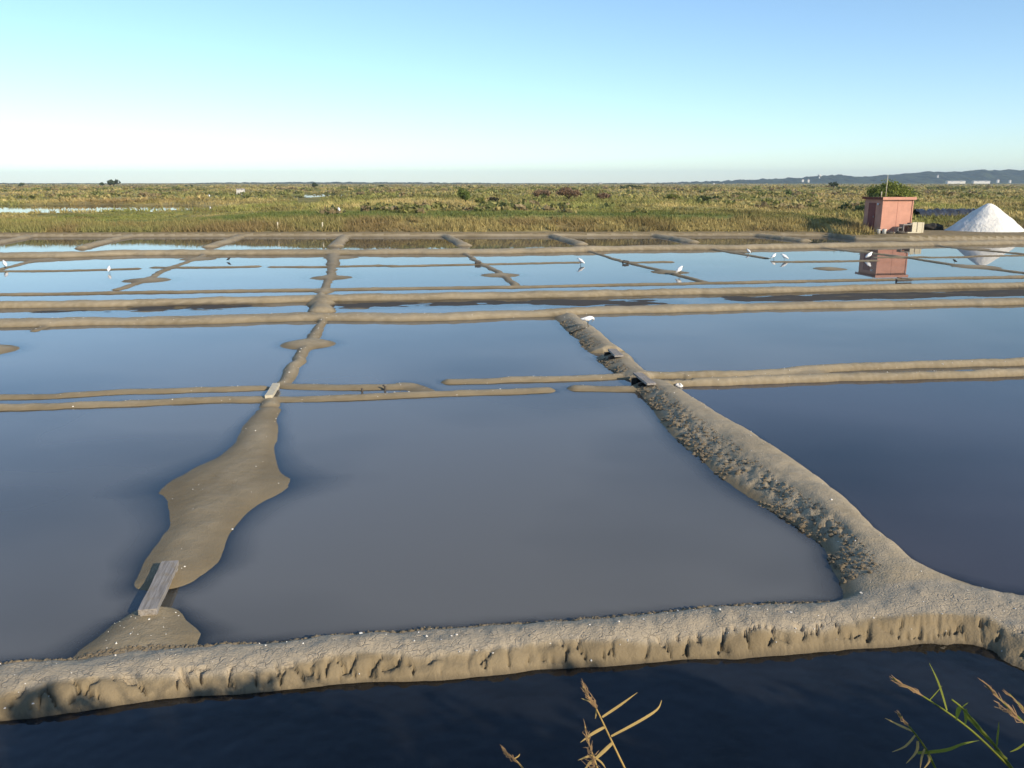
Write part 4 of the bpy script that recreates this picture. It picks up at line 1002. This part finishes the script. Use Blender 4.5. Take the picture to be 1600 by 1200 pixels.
def reed(y0, stem, leaves, plume, label, mat_s, mat_l, r=.0034):
    S = [AT(px, py, y0 + .012 * i) for i, (px, py) in enumerate(stem)]
    d = S[-1] - S[-2]; d /= np.linalg.norm(d); foot = S[-1] + d * .25
    foot2 = np.array([foot[0] + d[0] * .15, foot[1] + .02, float(emb_z(foot[0] + d[0] * .15, foot[1])) - .03])
    o = empty('reed', foot2, 0, label, 'reed', 'reeds rising from the near embankment')
    C_ = [p - foot2 for p in curve(S + [foot, foot2])]
    MB().tube(C_, list(np.linspace(r * .45, r * 1.25, len(C_))), 7).build('stem', mat_s, o, True)
    for (pts, wd, dz, green) in leaves:
        P = [AT(px, py, y0 + .03 + dz * i) - foot2 for i, (px, py) in enumerate(pts)]; c = curve(P); n = len(c)
        wid = [wd * .8 * (.35 + .65 * math.sin(math.pi * min(1, (i / (n - 1)) * .9 + .18))) * (1 - (i / (n - 1)) ** 5) + .0006 for i in range(n)]
        t = P[-1] - P[0]; sd = np.cross(VIEW, t) + VIEW * .25 * np.linalg.norm(t)
        MB().ribbon(c, wid, sd, .35).build('leaf', M_GREEN if green else mat_l, o, True)
    if plume:
        mb = MB(); g = np.random.default_rng(int(abs(stem[0][0])))
        for (pts, cnt, spread) in plume:
            P = [AT(px, py, y0) - foot2 for px, py in pts]; c = np.array(curve(P)); n = len(c)
            for q in range(cnt):
                i = g.integers(0, max(1, n - 2)); b = c[n - 1 - i]; dr = c[0] - c[-1]; L = np.linalg.norm(dr); dr = dr / L
                e = b + dr * L * g.uniform(.25, .5) + g.normal(0, spread * .6, 3); m_ = (b + e) / 2 + g.normal(0, spread * .4, 3)
                mb.ribbon([b, m_, e], [.0008, .0013, .0004], np.cross(VIEW, e - b), .3)
        mb.build('plume', M_PLUME, o)
    return o
reed(2.2, [(911, 1073), (921, 1090), (932, 1108), (952, 1150), (976, 1200)],
     [([(941, 1121), (968, 1103), (996, 1082)], .005, .01, 0), ([(955, 1151), (1000, 1127), (1027, 1109), (1034, 1094)], .0055, .01, 0), ([(945, 1136), (925, 1147), (907, 1160)], .005, -.01, 0), ([(957, 1161), (938, 1179), (914, 1200)], .006, -.01, 0), ([(930, 1104), (920, 1096), (908, 1091)], .002, 0, 0), ([(932, 1110), (931, 1118), (930, 1123)], .002, 0, 0)],
     [([(911, 1073), (922, 1092), (932, 1108)], 26, .010)], 'dry straw-coloured reed with long side leaves, bottom centre', M_DRY, M_DRY)
reed(2.05, [(914, 1135), (920, 1160), (930, 1190), (938, 1212)], [([(926, 1180), (916, 1183), (903, 1188)], .003, 0, 0), ([(930, 1188), (922, 1192), (912, 1205)], .005, 0, 0), ([(928, 1183), (940, 1192), (948, 1204)], .003, 0, 0)],
     [([(914, 1135), (920, 1160), (926, 1180)], 14, .010), ([(918, 1172), (926, 1188), (930, 1200)], 26, .018)], 'short dry reed with a ragged orange tuft at the bottom edge', M_DRY, M_DRY, .003)
reed(2.05, [(784, 1168), (795, 1180), (808, 1190), (822, 1206)], [([(803, 1186), (810, 1182), (812, 1178)], .002, 0, 0)], [([(784, 1168), (796, 1181), (812, 1194)], 18, .007)], 'thin dry reed tip at the bottom edge left of the others', M_DRY, M_DRY, .003)
reed(2.15, [(1396, 1060), (1418, 1074), (1441, 1087), (1489, 1119), (1530, 1152), (1585, 1206)], [([(1452, 1095), (1462, 1084), (1472, 1072)], .002, 0, 1), ([(1480, 1110), (1470, 1076), (1462, 1056), (1452, 1036)], .0035, .02, 1)],
     [([(1396, 1060), (1418, 1074), (1443, 1088)], 22, .008)], 'green reed with a drooping tawny plume above the others at right', M_GREEN, M_GREEN)
reed(2.0, [(1487, 1093), (1504, 1107), (1530, 1137), (1552, 1162), (1576, 1194), (1590, 1214)], [([(1500, 1105), (1497, 1114), (1494, 1126)], .007, 0, 1), ([(1508, 1108), (1510, 1120), (1508, 1133)], .006, 0, 1), ([(1510, 1117), (1528, 1136), (1550, 1163)], .0075, .0, 1), ([(1558, 1165), (1560, 1145), (1561, 1128)], .004, 0, 1), ([(1574, 1186), (1560, 1176), (1553, 1172)], .004, 0, 1), ([(1504, 1105), (1509, 1101), (1513, 1098)], .002, 0, 1)],
     None, 'leafy green reed with broad folded leaves, bottom right', M_GREEN, M_GREEN, .005)
reed(2.05, [(1404, 1115), (1413, 1127), (1427, 1143), (1447, 1171), (1464, 1206)], [([(1427, 1143), (1405, 1133), (1383, 1122)], .003, 0, 0), ([(1430, 1149), (1415, 1166), (1394, 1175)], .003, 0, 0), ([(1434, 1158), (1432, 1175), (1416, 1193)], .004, 0, 0), ([(1434, 1177), (1478, 1173), (1505, 1163), (1530, 1157)], .007, .01, 1), ([(1445, 1170), (1440, 1185), (1438, 1200)], .003, 0, 0), ([(1450, 1180), (1452, 1190), (1442, 1203)], .003, 0, 0)],
     [([(1404, 1115), (1412, 1126), (1420, 1136)], 16, .006)], 'thin reed with hanging dry leaves and one broad green leaf', M_GREEN, M_DRY, .0035)
reed(2.2, [(1542, 1071), (1560, 1090), (1580, 1110), (1604, 1134), (1640, 1180)], [([(1604, 1160), (1590, 1170), (1578, 1175)], .003, 0, 1)],
     [([(1542, 1071), (1562, 1092), (1590, 1120)], 16, .008), ([(1555, 1100), (1578, 1114), (1602, 1132)], 18, .009)], 'brown plumed reed at the right edge', M_GREEN, M_GREEN)
reed(2.2, [(1577, 1084), (1590, 1098), (1604, 1116), (1640, 1170)], None or [], [([(1577, 1084), (1590, 1098), (1606, 1118)], 14, .007)], 'plumed reed tip just inside the right edge, right of the brown one', M_GREEN, M_GREEN)

# ------------------------------------------------------------------ clods, crumbs and salt crystals
_t = (1 + 5 ** .5) / 2
ICO = np.array([(-1, _t, 0), (1, _t, 0), (-1, -_t, 0), (1, -_t, 0), (0, -1, _t), (0, 1, _t), (0, -1, -_t), (0, 1, -_t), (_t, 0, -1), (_t, 0, 1), (-_t, 0, -1), (-_t, 0, 1)]) / 1.9
ICF = np.array([(0, 11, 5), (0, 5, 1), (0, 1, 7), (0, 7, 10), (0, 10, 11), (1, 5, 9), (5, 11, 4), (11, 10, 2), (10, 7, 6), (7, 1, 8), (3, 9, 4), (3, 4, 2), (3, 2, 6), (3, 6, 8), (3, 8, 9), (4, 9, 5), (2, 4, 11), (6, 2, 10), (8, 6, 7), (9, 8, 1)])
def lumps(name, x, y, s, mat, label, sink=.35, flat=.8):
    z = ground_zs(x, y); n = len(x); g = RNG
    V = ICO[None] * g.uniform(.55, 1.25, (n, 12, 1)) * (s[:, None, None] * np.stack([g.uniform(.7, 1.4, n), g.uniform(.7, 1.4, n), g.uniform(.6, 1.1, n) * flat], -1)[:, None, :])
    V = V + np.stack([x, y, z + s * (flat * .6 - sink)], -1)[:, None, :]
    F = ICF[None] + (np.arange(n) * 12)[:, None, None]
    o = npmesh(name, V.reshape(-1, 3), F.reshape(-1, 3), mat, smooth=False); return tag(o, label, name.split('_')[-1], kind='stuff')
M_CLOD = simple('clod_mud', (0.22, 0.175, 0.115), .95, .35, 25, .5, .01)
PP, WW, HH = smooth_poly(*BANKS[RIDX][:3]); seg = np.linalg.norm(np.diff(PP, axis=0), axis=1); cum = np.concatenate([[0], np.cumsum(seg)])
def along(PPx, cumx, Wx, a, q):
    i = np.clip(np.searchsorted(cumx, a) - 1, 0, len(cumx) - 2); t = (a - cumx[i]) / (cumx[i + 1] - cumx[i]); p = PPx[i] + (PPx[i + 1] - PPx[i]) * t[:, None]
    d = PPx[i + 1] - PPx[i]; d /= np.linalg.norm(d, axis=1)[:, None]; nrm = np.stack([d[:, 1], -d[:, 0]], -1)
    return p + nrm * (q * Wx[i])[:, None]
n = 5200; a = cum[-1] * RNG.uniform(.02, .985, n) ** .75; q = 1.0 - .85 * RNG.random(n) ** 1.3
P = along(PP, cum, WW, a, q); sz = .006 + .030 * RNG.random(n) ** 4 * np.clip(q + .2, 0, 1)
keep = fbm(P[:, 0] * 3, P[:, 1] * 3, 2, 811) > .38
for (cx, cy, ca, hl, hw, zc) in CUTS: keep &= np.hypot(P[:, 0] - cx, P[:, 1] - cy) > .55
P, sz = P[keep], sz[keep]
lumps('mud_clods', P[:, 0], P[:, 1], sz, M_CLOD, 'rough dark clods along the shaded side of the tall bank')
FP, FW, _ = smooth_poly(FRONT[0], FRONT[1], FRONT[1]); fs = np.linalg.norm(np.diff(FP, axis=0), axis=1); fcum = np.concatenate([[0], np.cumsum(fs)])
n = 2600; a = fcum[-1] * RNG.uniform(.15, .9, n); q = -RNG.uniform(.72, 1.03, n)
P1 = along(FP, fcum, FW, a, q); n = 500; a = fcum[-1] * RNG.uniform(.15, .9, n); q = RNG.uniform(-.7, 1.0, n); P2 = along(FP, fcum, FW, a, q)
P = P1[P1[:, 0] < G(1290, 940)[0]]; sz = .006 + .016 * RNG.random(len(P)) ** 2.5
lumps('mud_crumbs', P[:, 0], P[:, 1], sz, M_CLOD, 'dry crumbs along the crest and back edge of the front bank')
pts = []
for (BP, BW, BH, dk, p) in BANKS[-80:]:
    if dk or BP[:, 1].min() > 22: continue
    BP, BW, _h2 = smooth_poly(BP, BW, BH); c_ = np.concatenate([[0], np.cumsum(np.linalg.norm(np.diff(BP, axis=0), axis=1))]); m_ = int(c_[-1] * 4); aa = c_[-1] * RNG.random(m_)
    pts.append(along(BP, c_, BW, aa, RNG.uniform(-.95, .95, m_)))
aa = fcum[-1] * RNG.uniform(.15, .9, 130); pts.append(along(FP, fcum, FW, aa, RNG.uniform(-1.0, .9, 130)))
cc = G(195, 975)[:2]; pts.append(np.stack([RNG.normal(cc[0], .25, 40), RNG.normal(cc[1], .25, 40)], -1))
P = np.concatenate(pts); P = P[(np.abs(P[:, 0]) < P[:, 1] * .75) & (P[:, 1] > 4)]
lumps('salt_crystals', P[:, 0], P[:, 1], .0025 + .008 * RNG.random(len(P)) ** 3 + P[:, 1] * .0002, M_SALT, 'white salt crystals and shell bits scattered on the mud', .1)

# ------------------------------------------------------------------ air
m, t, o_ = newmat('haze'); b = NB(t); pv = b.n('ShaderNodeVolumePrincipled'); pv.inputs['Color'].default_value = (.66, .83, 1.0, 1); pv.inputs['Density'].default_value = 0.00015; pv.inputs['Anisotropy'].default_value = 0.0
b.l(pv.outputs[0], o_.inputs['Volume'])
hz_ = MB().box((0, 2950, 39), (9000, 6500, 86)).build('haze', m); tag(hz_, 'thin sea haze over the marsh', kind='stuff')
a = G(888, 518, .06); b_ = G(915, 513, .14); a[2] = ground_z(a[0], a[1]) + .012; b_[2] = ground_z(b_[0], b_[1]) + .02; mid = (a + b_) / 2; mid[2] = ground_z(mid[0], mid[1]) + .03
o = MB().tube([(0, 0, 0), tuple(mid - a), tuple(b_ - a)], [.012, .018, .012], 6).build('stick', M_LEG, None, True, a); tag(o, 'thin dark line across the tall bank beside the egret', 'stick')  # thin dark tube laid along the bank
